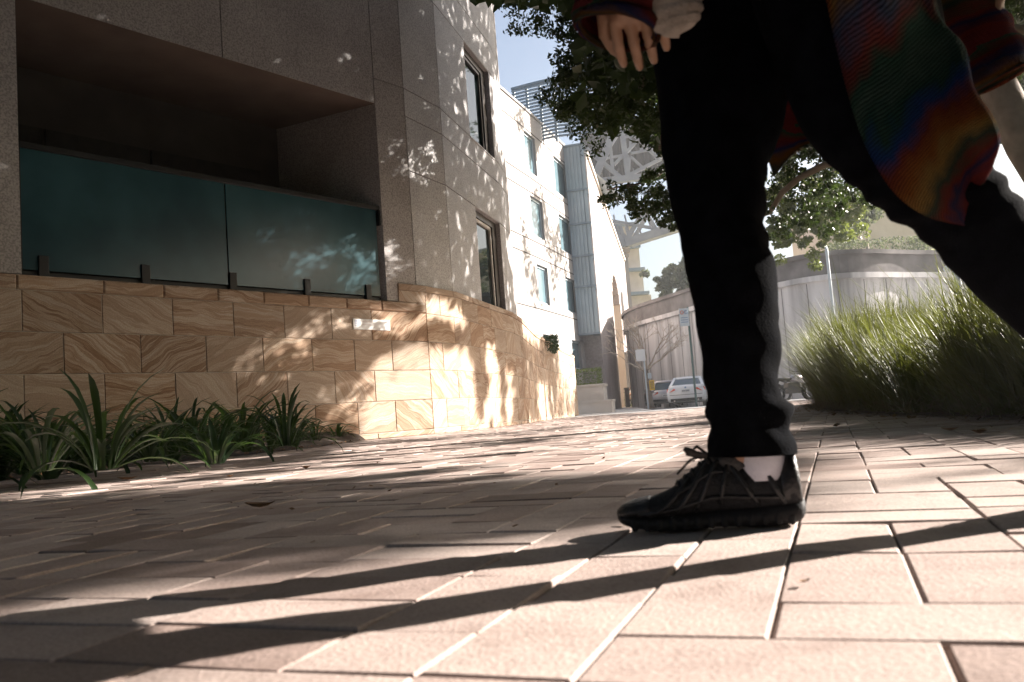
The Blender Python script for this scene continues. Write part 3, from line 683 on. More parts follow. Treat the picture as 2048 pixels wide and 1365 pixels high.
# stepped planters and the hedge above the wall
def hedge(name, c, d, n, label, cat='hedge', mat='leaf_mid', group=None, rz=0.0, l=.09):
    P = RNG.uniform(-.5, .5, size=(n, 3)); ax = RNG.integers(0, 3, n)
    P[np.arange(n), ax] = np.sign(P[np.arange(n), ax]) * RNG.uniform(.36, .54, n)
    P = P * np.array(d); c_, s_ = math.cos(rz), math.sin(rz)
    P = np.stack([P[:, 0] * c_ - P[:, 1] * s_, P[:, 0] * s_ + P[:, 1] * c_, P[:, 2]], 1) + np.array(c)
    D, N = leafdirs(n, .1); return tag(leafcloud(name, P, D, N, l, l * .5, M[mat]), label, cat, group)
st = empty('stepped_planter', (3.3, 41, 0), 'pale stone stepped planter boxes beyond the end of the sandstone wall', 'planter')
p1, p2, p3 = aty(1176, 758, 40.0), aty(1190, 800, 38.5), aty(1200, 800, 40)
mb = MB(); mb.box((3.45, 40.2, .62), (1.5, 1.6, 1.35), rz=-.2); mb.box((3.45, 40.2, 1.33), (1.62, 1.72, .09), rz=-.2); mb.build('upper_box', M['stone_light'], st)
mb = MB(); mb.box((3.55, 38.2, .25), (1.5, 1.6, .56), rz=-.2); mb.box((3.55, 38.2, .56), (1.6, 1.7, .08), rz=-.2); mb.build('lower_box', M['stone_light'], st)
hedge('clipped_hedge', (3.4, 40.3, 1.75), (1.3, 1.3, .75), 1500, 'clipped yellow green hedge growing in the pale stone planter box')
q = aty(1102, 690, 27.0); hedge('box_hedge', (q[0] - .1, q[1], q[2]), (.55, 2.0, .42), 1500, 'dark green box hedge rising just above the sandstone wall top', mat='leaf_dark')

# ------------------------------------------------------------------ retaining wall, right and far
RW = [(31, 44), (20.2, 40.6), (16.0, 38.4), (14.2, 38.3), (12.5, 40.0), (10.0, 48.0), (7.2, 56.0), (9.0, 64)][::-1]
RW = [tuple(q_) for q_ in (lambda K_: [(1 - f_) ** 2 * ((K_[i_ - 1] + K_[i_]) / 2) + 2 * f_ * (1 - f_) * K_[i_] + f_ ** 2 * ((K_[i_] + K_[i_ + 1]) / 2) for i_ in range(1, len(K_) - 1) for f_ in np.linspace(0, .9, 7)] + [(K_[-2] + K_[-1]) / 2])([np.array(p, float) for p in RW])]
RWP = Plan([np.array(p, float) for p in RW])
rw = empty('retaining_wall', (14, 39, 0), 'tall stained grey retaining wall with a dark stone coping curving behind the grass', 'wall')
def curtain(pl, n, z0f, z1f, n0=-1.2, n1=0.0, steps=90):
    m_ = MB(); rings = []
    for i in range(steps + 1):
        s = pl.c[-1] * i / steps
        rings.append([pl(s, n0, z0f(s)), pl(s, n1, z0f(s)), pl(s, n1, z1f(s)), pl(s, n0, z1f(s))])
    return m_.loft(rings)
flat = lambda z: (lambda s: z)
topz = lambda s: 6.55
curtain(RWP, 0, flat(-.2), flat(5.5)).build('wall_face', M['cliff'], rw)
c2 = curtain(RWP, 0, flat(5.5), flat(6.35), -1.2, .10); c2.build('coping_band', M['cliffcap'], rw)
curtain(RWP, 0, flat(6.35), flat(6.55), -1.2, .22).build('coping', M['cliffcap'], rw)
curtain(RWP, 0, flat(5.25), flat(5.5), -1.2, .17).build('string_course', M['cliff'], rw)
mb = MB()
for i in range(26):
    s = RWP.c[-1] * (i + .5) / 26; slab(mb, RWP, s, s + .035, -.1, 5.2, 0, .012)
mb.build('wall_joint', M['cliffcap'], rw)
# pipes against the wall
def pipe(px0, py0, px1, py1, Y, r_, label):
    a = aty(px0, py0, Y); b_ = aty(px1, py1, Y); mb = MB()
    mb.tube([(a[0], a[1] + .6, a[2] + .12), (a[0], a[1] + .12, a[2] + .1), (a[0] + .01, a[1], a[2] - .15), (a[0] + (b_[0] - a[0]) * .0, a[1], 0.0)], r_, 8)
    o = tag(mb.build('downpipe', M['polewhite'], smooth=True), label, 'pipe')
pipe(1652, 494, 1675, 640, 37.9, .07, 'thin pale blue downpipe running down the stained retaining wall')
pipe(1912, 540, 1925, 612, 28, .12, 'thicker pale blue post standing in front of the retaining wall beyond the tall grass')
# lawn slope, house and hill above the wall
mb = MB(); g0 = [(13.5, 41, 6.5), (17, 40.5, 6.5), (24, 43.5, 6.5), (40, 50, 6.5)]; g1 = [(16, 62, 8.0), (22, 60, 9.2), (34, 62, 10.2), (50, 64, 11)]
mb.loft([g0, g1, [(18, 120, 9), (30, 120, 10), (44, 120, 11), (60, 120, 11)]], cap=False, closed=False); tag(mb.build('lawn_hill', M['lawn']), kind='structure')
hs = empty('pale_house', (20, 58, 8), 'pale rendered house on the grassy rise above the retaining wall', 'house')
mb = MB(); hp = aty(1740, 470, 60); mb.box((hp[0] + 1, 62, 10.5), (10, 5, 5.4), rz=.1); mb.build('wall', M['apart'], hs)
mb = MB(); mb.box((hp[0] + 1, 62, 13.3), (10.8, 5.8, .3), rz=.1); mb.build('roof', M['cliff'], hs)
for i in range(4):
    mb = MB(); mb.box((hp[0] - 2.4 + i * 2.3, 59.42 + i * .23, 10.8), (1.0, .12, 1.6), rz=.1); mb.build('window', M['farglass'], hs)
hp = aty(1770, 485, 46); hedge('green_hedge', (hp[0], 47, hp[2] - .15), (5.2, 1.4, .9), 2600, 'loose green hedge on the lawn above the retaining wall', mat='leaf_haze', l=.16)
hp = aty(1570, 495, 46); 

# beige apartments and pier under the bridge
ap = empty('terraced_apartments', (14, 108, 0), 'hazy cream apartment block with stepped planted terraces under the bridge', 'building')
mb = MB()
x0 = aty(1250, 560, 108)[0]; 
for i, (z0, w_) in enumerate(((0, 10), (11.5, 4.0), (14.5, 3.2), (17.5, 3.0), (20.4, 2.6))): mb.box((x0 + w_ / 2 - 1.2, 110, z0 + (5.5 if i == 0 else 1.25)), (w_, 8, 11 if i == 0 else 2.5))
mb.build('wall', M['apart'], ap)
mb = MB()
for z0, w_ in ((11.2, 4.4), (14.2, 3.7), (17.2, 3.4), (20.1, 3.1), (23.0, 2.8)): mb.box((x0 + w_ / 2 - 1.2, 109.6, z0), (w_, 9, .35))
mb.build('balcony', M['greysign'], ap)
pr = empty('bridge_pier', (13, 92, 0), 'square sandstone pier carrying the steel bridge', 'pier')
pc = aty(1244, 560, 92); mb = MB(); mb.box((pc[0] - .9, 93, 8.4), (3.2, 4, 16.8)); mb.build('shaft', M['pier'], pr)
mb = MB(); mb.box((pc[0] - .9, 93, 17.2), (3.7, 4.5, .8)); mb.box((pc[0] - .9, 93, 16.5), (3.45, 4.25, .3)); mb.build('cap', M['pier'], pr)

# bridge
br = empty('steel_bridge', (12, 92, 20), 'grey steel truss bridge passing high over the far end of the street', 'bridge')
def bm_(mb, a, b_, w, Y0=92, Y1=None, h=None):
    mb.beam(aty(*a, Y0), aty(*b_, Y1 or Y0), w, h)
mb = MB()
for Y in (90, 98):
    s_ = 0 if Y == 90 else 12
    for (a_, b_, w_) in (((1181, 376), (1240, 236), 1.15), ((1240, 232), (1256, 352), .7), ((1240, 236), (1322, 318), .95), ((1170, 296), (1246, 360), .6), ((1228, 330), (1276, 281), .45), ((1220, 286), (1226, 346), .45), ((1256, 352), (1322, 318), .5),
                         ((1214, 500), (1250, 487), .9), ((1250, 487), (1520, 402), 1.2), ((1240, 452), (1250, 487), .5), ((1206, 444), (1250, 487), .7), ((1250, 487), (1288, 420), .7), ((1288, 420), (1316, 466), .5), ((1316, 466), (1360, 400), .5), ((1176, 366), (1520, 330), .9), ((1205, 440), (1330, 462), .3)):
        bm_(mb, (a_[0] + s_, a_[1]), (b_[0] + s_, b_[1]), w_ * .72, Y)
mb.build('truss', M['steel'], br)
mb = MB()
for i in range(6):
    mb = MB(); bm_(mb, (1205 + i * 22, 430), (1216 + i * 22, 490 - i * 7), .16, 91); mb.build('bracing', M['steel'], br)
for (a_, b_) in (((1186, 352), (1236, 270)), ((1246, 300), (1290, 340)), ((1262, 262), (1258, 340)), ((1280, 300), (1330, 290)), ((1200, 320), (1300, 300)), ((1250, 275), (1330, 262))): mb = MB(); bm_(mb, a_, b_, .26, 94); mb.build('bracing', M['steel'], br)
mb = MB(); a, b_ = aty(1170, 318, 100), aty(1500, 262, 100); mb.beam(a, b_, 6, 5.4)
mb.build('deck', M['deckbrown'], br)
mb = MB()
for i in range(12):
    p_ = aty(1180 + i * 16, 350 - i * 2.6, 95.5); mb.box((p_[0], 96, p_[2] + 1.2), (.35, 2.6, 5.0))
mb.build('cross_girder', M['deckbrown'], br)

# ------------------------------------------------------------------ cars
def car_mesh(paint, name, loc, rz, label, group=None, scale=1.0, hatch=False, cat='car'):
    """x across, y forward (rear at y=0), built at the origin then placed"""
    t = empty(name, loc, label, cat, group, rz)
    t.scale = (scale,) * 3
    LOCAL = []
    def put(mb, nm, mat, parent=t, smooth=False):
        o = mb.build(nm, mat, None, smooth); o.parent = parent; LOCAL.append(o); return o
    def sect(y, zb, zt, hb, ht, r=.08):
        mid_ = zb + (zt - zb) * .55
        return [(-hb + r, y, zb), (-hb, y, zb + r), (-hb - .015, y, mid_), (-ht - .0, y, zt - r), (-ht + r * 1.3, y, zt), (0, y, zt + .015), (ht - r * 1.3, y, zt), (ht, y, zt - r), (hb + .015, y, mid_), (hb, y, zb + r), (hb - r, y, zb)]
    mb = MB()
    if hatch: S = [(0.0, .42, .80, .70, .66), (.06, .28, .92, .80, .74), (.3, .24, .96, .85, .80), (1.5, .22, .97, .87, .82), (3.0, .22, .94, .86, .80), (3.7, .24, .82, .83, .75), (4.05, .3, .7, .75, .66), (4.12, .36, .62, .68, .6)]
    else: S = [(0.0, .46, .92, .76, .72), (.05, .34, 1.02, .86, .78), (.30, .26, 1.06, .90, .82), (1.2, .22, 1.03, .91, .85), (3.2, .22, .97, .90, .84), (4.2, .24, .84, .87, .78), (4.55, .3, .74, .80, .70), (4.62, .38, .64, .74, .64)]
    mb.loft([sect(*s_) for s_ in S]); put(mb, 'body', paint, smooth=True)
    bt = .93 if hatch else 1.0
    rt_ = 1.44; G = [(.10 if hatch else .52, bt, .0), ((.42 if hatch else 1.25), 0, 1), (2.3 if hatch else 2.55, 0, 1), (3.05 if hatch else 3.45, bt - .04, .0)]
    hb, ht = (.72, .56) if hatch else (.76, .57)
    gl = MB()
    v = [(-hb, G[0][0], bt), (hb, G[0][0], bt), (ht, G[1][0], rt_ - .03), (-ht, G[1][0], rt_ - .03), (ht, G[2][0], rt_ - .02), (-ht, G[2][0], rt_ - .02), (hb, G[3][0], bt - .04), (-hb, G[3][0], bt - .04)]
    gl.add(v, [(0, 1, 2, 3), (3, 2, 4, 5), (5, 4, 6, 7), (1, 6, 4, 2), (0, 3, 5, 7)]); put(gl, 'window', M['carglass'])
    mb = MB(); rr = [];
    for y, z_, w_ in ((G[1][0] - .08, rt_ - .07, ht - .0), (G[1][0] + .1, rt_ + .005, ht + .01), ((G[1][0] + G[2][0]) / 2, rt_ + .03, ht + .02), (G[2][0], rt_, ht), (G[2][0] + .1, rt_ - .05, ht)):
        rr.append([(-w_ - .02, y, z_ - .03), (-w_ + .04, y, z_ + .012), (0, y, z_ + .03), (w_ - .04, y, z_ + .012), (w_ + .02, y, z_ - .03), (0, y, z_ - .04)])
    mb.loft(rr); put(mb, 'roof', paint, smooth=True)
    for sx_ in (-1, 1):
        for a_, b_, w_, h_ in (((sx_ * (hb + .005), G[0][0] - .01, bt - .01), (sx_ * (ht + .012), G[1][0], rt_ - .02), .13, .06), ((sx_ * (hb + .005), G[3][0] + .01, bt - .05), (sx_ * (ht + .012), G[2][0], rt_ - .02), .07, .05),
                               ((sx_ * (hb + .012), (G[0][0] + G[3][0]) / 2 + .1, bt - .03), (sx_ * (ht + .02), (G[1][0] + G[2][0]) / 2 + .1, rt_ - .02), .07, .03)):
            mb = MB(); mb.beam(a_, b_, w_, h_); put(mb, 'pillar', paint)
    for sx_ in (-1, 1):
        for yy in (.85 if not hatch else .72, 3.62 if not hatch else 3.25):
            mb = MB(); w_ = .80 if not hatch else .75
            mb.tube([(sx_ * (w_ - .12), yy, .32), (sx_ * (w_ + .085), yy, .32)], [.32, .32], 18); wo = put(mb, 'wheel', M['rubber'])
            mb = MB(); mb.tube([(sx_ * (w_ + .06), yy, .32), (sx_ * (w_ + .095), yy, .32)], [.21, .20], 14); put(mb, 'rim', M['chrome'], wo)
    zl = .80 if not hatch else .74; wl = .86 if not hatch else .78
    for sx_ in (-1, 1):
        mb = MB(); c_ = sx_
        mb.add([(c_ * (wl - .38), -.005, zl + .03), (c_ * (wl - .1), .02, zl - .07), (c_ * (wl + .035), .16, zl - .03), (c_ * (wl + .03), .30, zl + .10), (c_ * (wl - .06), .035, zl + .13), (c_ * (wl - .36), .0, zl + .10)],
               [(0, 1, 2, 3, 4, 5)] if sx_ > 0 else [(5, 4, 3, 2, 1, 0)])
        vv = [(x, y + .05, z) for (x, y, z) in [(c_ * (wl - .38), -.005, zl + .03), (c_ * (wl - .1), .02, zl - .07), (c_ * (wl + .035), .16, zl - .03), (c_ * (wl + .03), .30, zl + .10), (c_ * (wl - .06), .035, zl + .13), (c_ * (wl - .36), .0, zl + .10)]]
        b0 = [tuple(q) for q in mb.v]; mb2 = MB(); mb2.add([(x, y - .035, z) for x, y, z in b0] + vv, [tuple(range(6)), tuple(range(11, 5, -1))] + [(i, (i + 1) % 6, 6 + (i + 1) % 6, 6 + i) for i in range(6)])
        put(mb2, 'tail_light', M['redlens'])
        mb = MB(); yy = 4.45 if not hatch else 3.95; mb.ell((c_ * .60, yy + .06, .66 if not hatch else .6), .15, .10, .075); put(mb, 'headlight', M['chrome'])
        mb = MB(); mb.ell((c_ * (hb + .19), G[3][0] - .35, bt + .04), .10, .05, .07, 8, 6); put(mb, 'mirror', paint)
    mb = MB(); mb.box((0, -.012, .78 if not hatch else .62), (.40, .03, .13)); pl = put(mb, 'number_plate', M['plate'])
    mb = MB()
    for i in range(6): mb.box((-.14 + i * .056 + (.01 if i > 2 else 0), -.029, .78 if not hatch else .62), (.032, .006, .07))
    put(mb, 'plate_characters', M['charlet'], pl)
    mb = MB(); mb.box((0, .05, .36), (1.45, .12, .14)); mb.box((0, 2.3, .26), (1.5, 3.2, .1)); put(mb, 'bumper_valance', M['rubber'])
    if not hatch:
        mb = MB(); mb.tube([(0, -.012, .93), (0, -.002, .93)], .045, 14); put(mb, 'badge', M['signblue'])
        mb = MB(); mb.box((0, .0, .60), (1.5, .02, .02)); put(mb, 'bumper_seam', M['cardark'])
        for sx_ in (-1, 1):
            mb = MB(); mb.tube([(sx_ * .55, -.02, .33), (sx_ * .55, .2, .33)], .04, 8); put(mb, 'exhaust', M['chrome'])
    return t
G_ = 'cars parked along the street'
def ground_at(px, Y, z=-0.012): q = aty(px, 812, Y); return (q[0], Y, z)
wc = ground_at(1374, 40.0)
car_mesh(M['carwhite'], 'parked_car', wc, -R(17), 'white sedan seen from behind with red tail lights, parked beside the green sign pole', G_)
car_mesh(M['carsilver'], 'parked_car', ground_at(1334, 47.0, .06), -R(15), 'small silver hatchback parked just beyond and left of the white sedan', G_, hatch=True)
car_mesh(M['cardark'], 'parked_car', ground_at(1317, 53.0, .16), -R(14), 'dark hatchback parked beyond the silver one, beside the bare tree trunk', G_, hatch=True)
car_mesh(M['carbrown'], 'parked_car', (ground_at(1266, 63.0)[0], 63, .33), -R(62), 'bronze hatchback seen from the side, farthest left of the parked cars', G_, hatch=True)
q = ground_at(1440, 52.0); car_mesh(M['carwhite'], 'parked_car', (q[0] - .6, q[1] + 2.0, -.012), -R(198), 'white car facing the camera with a bright headlight, right of the white sedan', G_)
# motorcycles beside the leg
def motorbike(loc, rz, label):
    t = empty('motorcycle', loc, label, 'motorcycle', 'motorcycles parked by the retaining wall', rz)
    def put(mb, nm, mat, smooth=True):
        o = mb.build(nm, mat, None, smooth); o.parent = t; return o
    for y in (0, 1.35):
        mb = MB(); pts = [(0, y + .28 * math.cos(a), .31 + .28 * math.sin(a)) for a in np.linspace(0, 2 * math.pi, 17)]; mb.tube(pts, .055, 6, False); put(mb, 'wheel', M['rubber'])
    mb = MB(); mb.ell((0, .85, .78), .16, .30, .15); put(mb, 'tank', M['carsilver'])
    mb = MB(); mb.ell((0, .35, .78), .13, .36, .07); mb.tube([(0, .1, .72), (0, -.2, .82)], .06, 6); put(mb, 'seat', M['rubber'])
    mb = MB(); mb.box((0, .65, .45), (.26, .5, .38)); mb.tube([(0, 0, .31), (0, .5, .5)], .035, 6); mb.tube([(0, 1.35, .31), (0, 1.1, .95)], .04, 6); put(mb, 'engine_frame', M['cardark'], False)
    mb = MB(); mb.tube([(-.36, .98, 1.05), (0, 1.08, 1.0), (.36, .98, 1.05)], .018, 6); put(mb, 'handlebar', M['blackmetal'])
    mb = MB(); mb.ell((0, 1.22, .9), .1, .08, .1); put(mb, 'headlight', M['chrome'])
q = aty(1556, 797, 30); motorbike((q[0], q[1], -.012), -R(70), 'dark motorcycle parked just right of the standing leg')
q = aty(1572, 797, 33); motorbike((q[0], q[1], -.012), -R(60), 'second dark motorcycle half hidden behind the end of the tall grass')

# ------------------------------------------------------------------ signs and poles
def sgn(px, Y, z0=0.0):
    q = aty(px, 810, Y); return q[0]
X = sgn(1393, 38.0); t = empty('parking_sign', (X, 38, 0), 'green pole with a pale parking sign on top, standing in front of the white sedan', 'sign')
mb = MB(); mb.tube([(X, 38, -.01), (X, 38, 4.45)], .05, 8); mb.build('pole', M['polegreen'], t)
mb = MB(); mb.box((X - .20, 37.92, 4.0), (.42, .03, .80)); pt = mb.build('plate', M['polewhite'], t)
mb = MB()
for (cx, mt) in ((-.29, 'signred'), (-.11, 'signblue')):
    mb = MB(); ring = [(X + cx + .065 * math.cos(a), 37.89, 4.22 + .075 * math.sin(a)) for a in np.linspace(0, 2 * math.pi, 15)]; mb.tube(ring, .014, 4, False); mb.build('sign_mark', M[mt], pt)
mb = MB()
for k in range(3): mb.box((X - .2, 37.9, 3.98 - k * .1), (.30, .008, .03))
mb.build('sign_lettering', M['signblue'], pt)
X = sgn(1296, 44.0); t = empty('street_sign', (X, 44, 0.05), 'pole with a large blank white board above a small yellow sign, beside the bare tree', 'sign')
mb = MB(); mb.tube([(X, 44, 0.04), (X, 44, 3.0)], .045, 8); mb.build('pole', M['polewhite'], t)
q = aty(1281, 711, 43.9); mb = MB(); mb.box((q[0], 43.9, q[2]), (.48, .03, .60)); mb.build('white_board', M['white'], t)
q = aty(1299, 752, 43.9); mb = MB(); mb.box((q[0], 43.88, q[2]), (.18, .03, .28)); mb.build('blue_plate', M['polewhite'], t)
q = aty(1303, 771, 43.9); mb = MB(); mb.box((q[0] + .02, 43.88, q[2]), (.26, .03, .52)); yp = mb.build('yellow_plate', M['yellow'], t)
mb = MB()
for k in range(4): mb.box((q[0] + .02, 43.86, q[2] + .16 - k * .1), (.16, .008, .03))
mb.build('sign_lettering', M['charlet'], yp)
X = sgn(1344, 60.0); t = empty('meter_pole', (X, 60, 0), 'thin pale pole carrying two small boxes in front of the dark stained wall', 'pole')
mb = MB(); mb.tube([(X, 60, 0), (X, 60, 5.9)], .05, 8); mb.build('pole', M['polewhite'], t)
q = aty(1334, 706, 59.8); mb = MB(); mb.box((q[0], 59.85, q[2]), (.42, .2, .42)); mb.build('white_box', M['polewhite'], t)
q = aty(1339, 741, 59.8); mb = MB(); mb.box((q[0] + .1, 59.85, q[2]), (.42, .3, .36)); mb.build('grey_box', M['greysign'], t)

# ------------------------------------------------------------------ trees
def limb(mb, a, b_, ra, rb, n=8, bend=.08, seg=7):
    a = np.array(a, float); b_ = np.array(b_, float); L = np.linalg.norm(b_ - a); off = RNG.normal(size=3) * L * bend
    pts = [a + (b_ - a) * t_ + off * math.sin(math.pi * t_) + RNG.normal(size=3) * L * .012 * (0 < t_ < 1) for t_ in np.linspace(0, 1, seg)]
    mb.tube(pts, list(np.linspace(ra, rb, seg)), n); return pts
def grow(mb, p, d, L, r, depth, tips, spread=.6):
    e = p + d * L; limb(mb, p, e, r, r * .62, 6 if depth < 3 else 4, .07, 5)
    if depth == 0: tips.append(e); return
    for _ in range(RNG.integers(2, 4)):
        nd_ = d + RNG.normal(size=3) * spread; nd_[2] += .12; nd_ /= np.linalg.norm(nd_)
        grow(mb, e, nd_, L * RNG.uniform(.6, .82), r * .6, depth - 1, tips, spread)
# bare tree by the cars
q = aty(1301, 812, 44.6); t = empty('bare_tree', (q[0], 44.6, 0.05), 'leafless pale street tree with spreading twigs beside the white sign board', 'tree')
mb = MB(); b0 = np.array((q[0], 44.6, .04)); b1 = b0 + (-.1, 0, 2.05); mb.tube([b0, b0 + (0, 0, .3), b0 + (-.05, 0, 1.1), b1], [.24, .17, .15, .13], 9); mb.build('trunk', M['bark'], t, smooth=True)
mb = MB(); tips = []
for d_ in ((-.5, .1, .9), (.05, -.1, 1), (.55, .1, .8), (-.9, 0, .55), (.9, -.2, .6), (0, .4, .9)):
    d_ = np.array(d_) / np.linalg.norm(d_); grow(mb, b1 - (0, 0, .1), d_, 1.05, .055, 4, tips, .42)
mb.build('branches', M['palebark'], t)

def cloudpts(c, r, n, squash=.75):
    P = RNG.normal(size=(n, 3)); P /= np.linalg.norm(P, axis=1)[:, None]; P *= (RNG.uniform(size=(n, 1)) ** .45) * r; P[:, 2] *= squash; return P + np.array(c)
def inpoly(x, y, poly):
    c_ = False; j = len(poly) - 1
    for i in range(len(poly)):
        if (poly[i][1] > y) != (poly[j][1] > y) and x < (poly[j][0] - poly[i][0]) * (y - poly[i][1]) / (poly[j][1] - poly[i][1]) + poly[i][0]: c_ = not c_
        j = i
    return c_
# the big fig whose limb crosses the right edge of the view
fig = empty('fig_tree', (7.6, 9.6, 0), 'large dark fig tree whose crown hangs over the street from the right', 'tree')
mb = MB()
T0 = np.array((7.6, 9.6, -.1)); T1 = aty(2140, 420, 9.4); T2 = aty(1985, 150, 9.4); T3_ = aty(1780, -140, 9.8)
mb.tube([T0, T0 + (.0, 0, 1.2), T1, aty(2052, 290, 9.4), T2, T3_], [.42, .33, .25, .21, .19, .17], 12); mb.build('trunk', M['bark'], fig, smooth=True)
mb = MB(); F_tips = []
hub = T3_
for (px, py, Y) in ((1500, -200, 12.5), (1350, -60, 13.5), (1200, 60, 14), (1080, -40, 14), (1250, 220, 14), (1320, 300, 14.5)):
    e = aty(px, py, Y); limb(mb, hub, e, .12, .03, 7, .1, 8); F_tips.append(e)
e0 = aty(2060, 120, 9.6)
limb(mb, e0, aty(1700, 330, 11), .09, .05); pts = [aty(1700, 318, 11), aty(1650, 330, 11.2), aty(1600, 355, 11.4), aty(1565, 385, 11.6), aty(1540, 425, 11.8), aty(1500, 440, 12)]
mb.tube(pts, [.05, .048, .045, .04, .035, .02], 6)
limb(mb, aty(2090, 70, 9.5), aty(1950, 40, 9.8), .07, .03); limb(mb, aty(2120, 60, 9.5), aty(1975, 70, 9.9), .08, .04)
limb(mb, aty(1345, 330, 14.4), aty(1215, 380, 14), .035, .012); limb(mb, aty(1400, 300, 14.6), aty(1345, 330, 14.4), .06, .035)
mb.build('branches', M['bark'], fig, smooth=True)
polyA = [(925, -220), (935, 2), (985, 6), (1008, 2), (1012, 45), (1028, 66), (1068, 62), (1092, 88), (1112, 118), (1118, 152), (1092, 168), (1086, 188), (1108, 228), (1116, 256), (1160, 285), (1188, 310), (1215, 290), (1238, 243), (1262, 252), (1290, 268), (1300, 310), (1420, 360), (1420, -220)]
Pl = []
def scatter(poly, n, Ya, Yb, rpx, per, box, edge=0):
    k = 0
    while k < n:
        x, y = RNG.uniform(box[0], box[2]), RNG.uniform(box[1], box[3])
        if not inpoly(x, y, poly): continue
        Y = RNG.uniform(Ya, Yb); c_ = aty(x, y, Y); r_ = RNG.uniform(*rpx) * Y / F_
        P_ = cloudpts(c_, r_, per)
        Pl.append(P_); k += 1
scatter(polyA, 330, 12.5, 16, (14, 34), 75, (925, -220, 1420, 360))
scatter([(1100, -220), (1150, 120), (1130, 200), (1160, 250), (1300, 230), (1420, 300), (1420, -220)], 230, 12.5, 17, (30, 60), 150, (1100, -220, 1420, 300))
scatter([(1180, 365), (1200, 360), (1240, 375), (1290, 350), (1345, 330), (1400, 350), (1400, 470), (1330, 455), (1315, 440), (1270, 435), (1240, 420), (1205, 400)], 110, 13, 15, (9, 22), 42, (1180, 330, 1400, 470))
scatter([(1420, -220), (1420, 340), (1530, 330), (1960, 120), (1960, -220)], 110, 12.5, 17, (40, 80), 160, (1420, -220, 1960, 340))
scatter([(1950, -150), (1955, 5), (2000, 20), (2048, 10), (2200, 40), (2200, -150)], 40, 9.5, 13, (20, 50), 90, (1950, -150, 2200, 60))
scatter([(1955, 205), (1990, 230), (2000, 300), (2060, 330), (2200, 330), (2200, 240), (2050, 240)], 26, 12, 15, (12, 30), 60, (1955, 205, 2200, 330))
Pd = np.concatenate(Pl)
keep = np.array([not (inpoly(*proj(p)[:2], [(1000, 68), (1070, 75), (1090, 100), (1105, 150), (1080, 165), (1020, 170)]) ) for p in Pd]); Pd = Pd[keep]
D, N = leafdirs(len(Pd), .35); leafcloud('crown', Pd, D, N, RNG.uniform(.07, .115, len(Pd)), RNG.uniform(.032, .05, len(Pd)), M['leaf_dark'], fig)
Pl = []
# leafy drape between the legs: nearer dark sprays and a sunlit tree behind
scatter([(1530, 400), (1560, 330), (1620, 290), (1700, 300), (1760, 400), (1735, 425), (1690, 410), (1660, 470), (1590, 445), (1575, 500), (1535, 470)], 120, 11, 14, (10, 26), 34, (1520, 280, 1790, 500))
Pd = np.concatenate(Pl); D, N = leafdirs(len(Pd), .5)
fl = tag(leafcloud('hanging_foliage', Pd, D, N, RNG.uniform(.06, .10, len(Pd)), .04, M['leaf_dark'], fig))
def simple_tree(name, base, crowns, label, mat, L, trunk_r=.22, bark='bark', group=None, per=400, cat='tree', hub=None):
    t = empty(name, base, label, cat, group)
    top = np.mean([c_[:3] for c_ in crowns], 0); mb = MB(); b_ = np.array(base, float)
    mb.tube([b_ - (0, 0, .1), b_ + (0, 0, .4), b_ + (top - b_) * .5 * (0.4, .4, 1), ], [trunk_r * 1.3, trunk_r, trunk_r * .7], 9); mid_ = b_ + (top - b_) * .5 * (.4, .4, 1)
    if hub is not None: mid_ = np.array(hub, float); mb.tube([b_ + (top - b_) * .5 * (0.4, .4, 1), (b_ + mid_) / 2 + (0, 0, 3), mid_], [trunk_r * .7, trunk_r * .6, trunk_r * .5], 8)
    mb.build('trunk', M[bark], t, smooth=True); mb = MB()
    for c_ in crowns: limb(mb, mid_, np.array(c_[:3]), trunk_r * .5, .02, 6, .08)
    mb.build('branches', M[bark], t, smooth=True)
    P_ = np.concatenate([cloudpts(np.array(c_[:3]) + RNG.normal(size=3) * c_[3] * .62, c_[3] * RNG.uniform(.25, .5), per // 8) for c_ in crowns for _ in range(16)])
    D, N = leafdirs(len(P_), .2); leafcloud('crown', P_, D, N, RNG.uniform(L * .7, L * 1.3, len(P_)), L * .5, M[mat], t); return t
def cr(px, py, Y, rpx): q = aty(px, py, Y); return (q[0], q[1], q[2], rpx * Y / F_)
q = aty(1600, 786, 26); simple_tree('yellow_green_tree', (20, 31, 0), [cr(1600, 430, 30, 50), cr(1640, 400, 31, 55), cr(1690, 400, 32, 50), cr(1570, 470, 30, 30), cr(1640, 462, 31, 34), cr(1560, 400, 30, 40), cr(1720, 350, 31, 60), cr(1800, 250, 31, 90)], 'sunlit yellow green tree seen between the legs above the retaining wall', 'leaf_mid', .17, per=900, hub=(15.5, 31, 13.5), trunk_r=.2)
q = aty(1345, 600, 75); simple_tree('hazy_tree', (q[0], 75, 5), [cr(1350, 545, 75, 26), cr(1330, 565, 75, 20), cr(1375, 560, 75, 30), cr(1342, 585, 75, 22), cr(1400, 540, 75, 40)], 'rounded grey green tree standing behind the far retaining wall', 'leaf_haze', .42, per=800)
q = aty(1400, 720, 50); hedge('wall_ivy', (q[0] + .2, 50.6, 2.7), (1.2, .7, 5.4), 1500, 'dark green ivy climbing the stained wall behind the parking sign', 'ivy', 'leaf_dark', l=.16)
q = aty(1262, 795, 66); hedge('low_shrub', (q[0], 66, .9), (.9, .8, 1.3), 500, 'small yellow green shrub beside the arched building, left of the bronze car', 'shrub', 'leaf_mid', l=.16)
for i, (px, Y, zz) in enumerate(((1700, 52, 9), (1800, 54, 10), (1560, 54, 8.6))):
    pass
simple_tree('garden_tree', (21.5, 50, 7), [cr(1715, 440, 52, 30), cr(1740, 425, 52, 26), cr(1690, 455, 52, 20)], 'small pale green tree on the lawn beside the pale house', 'leaf_haze', .26, .12, per=500)

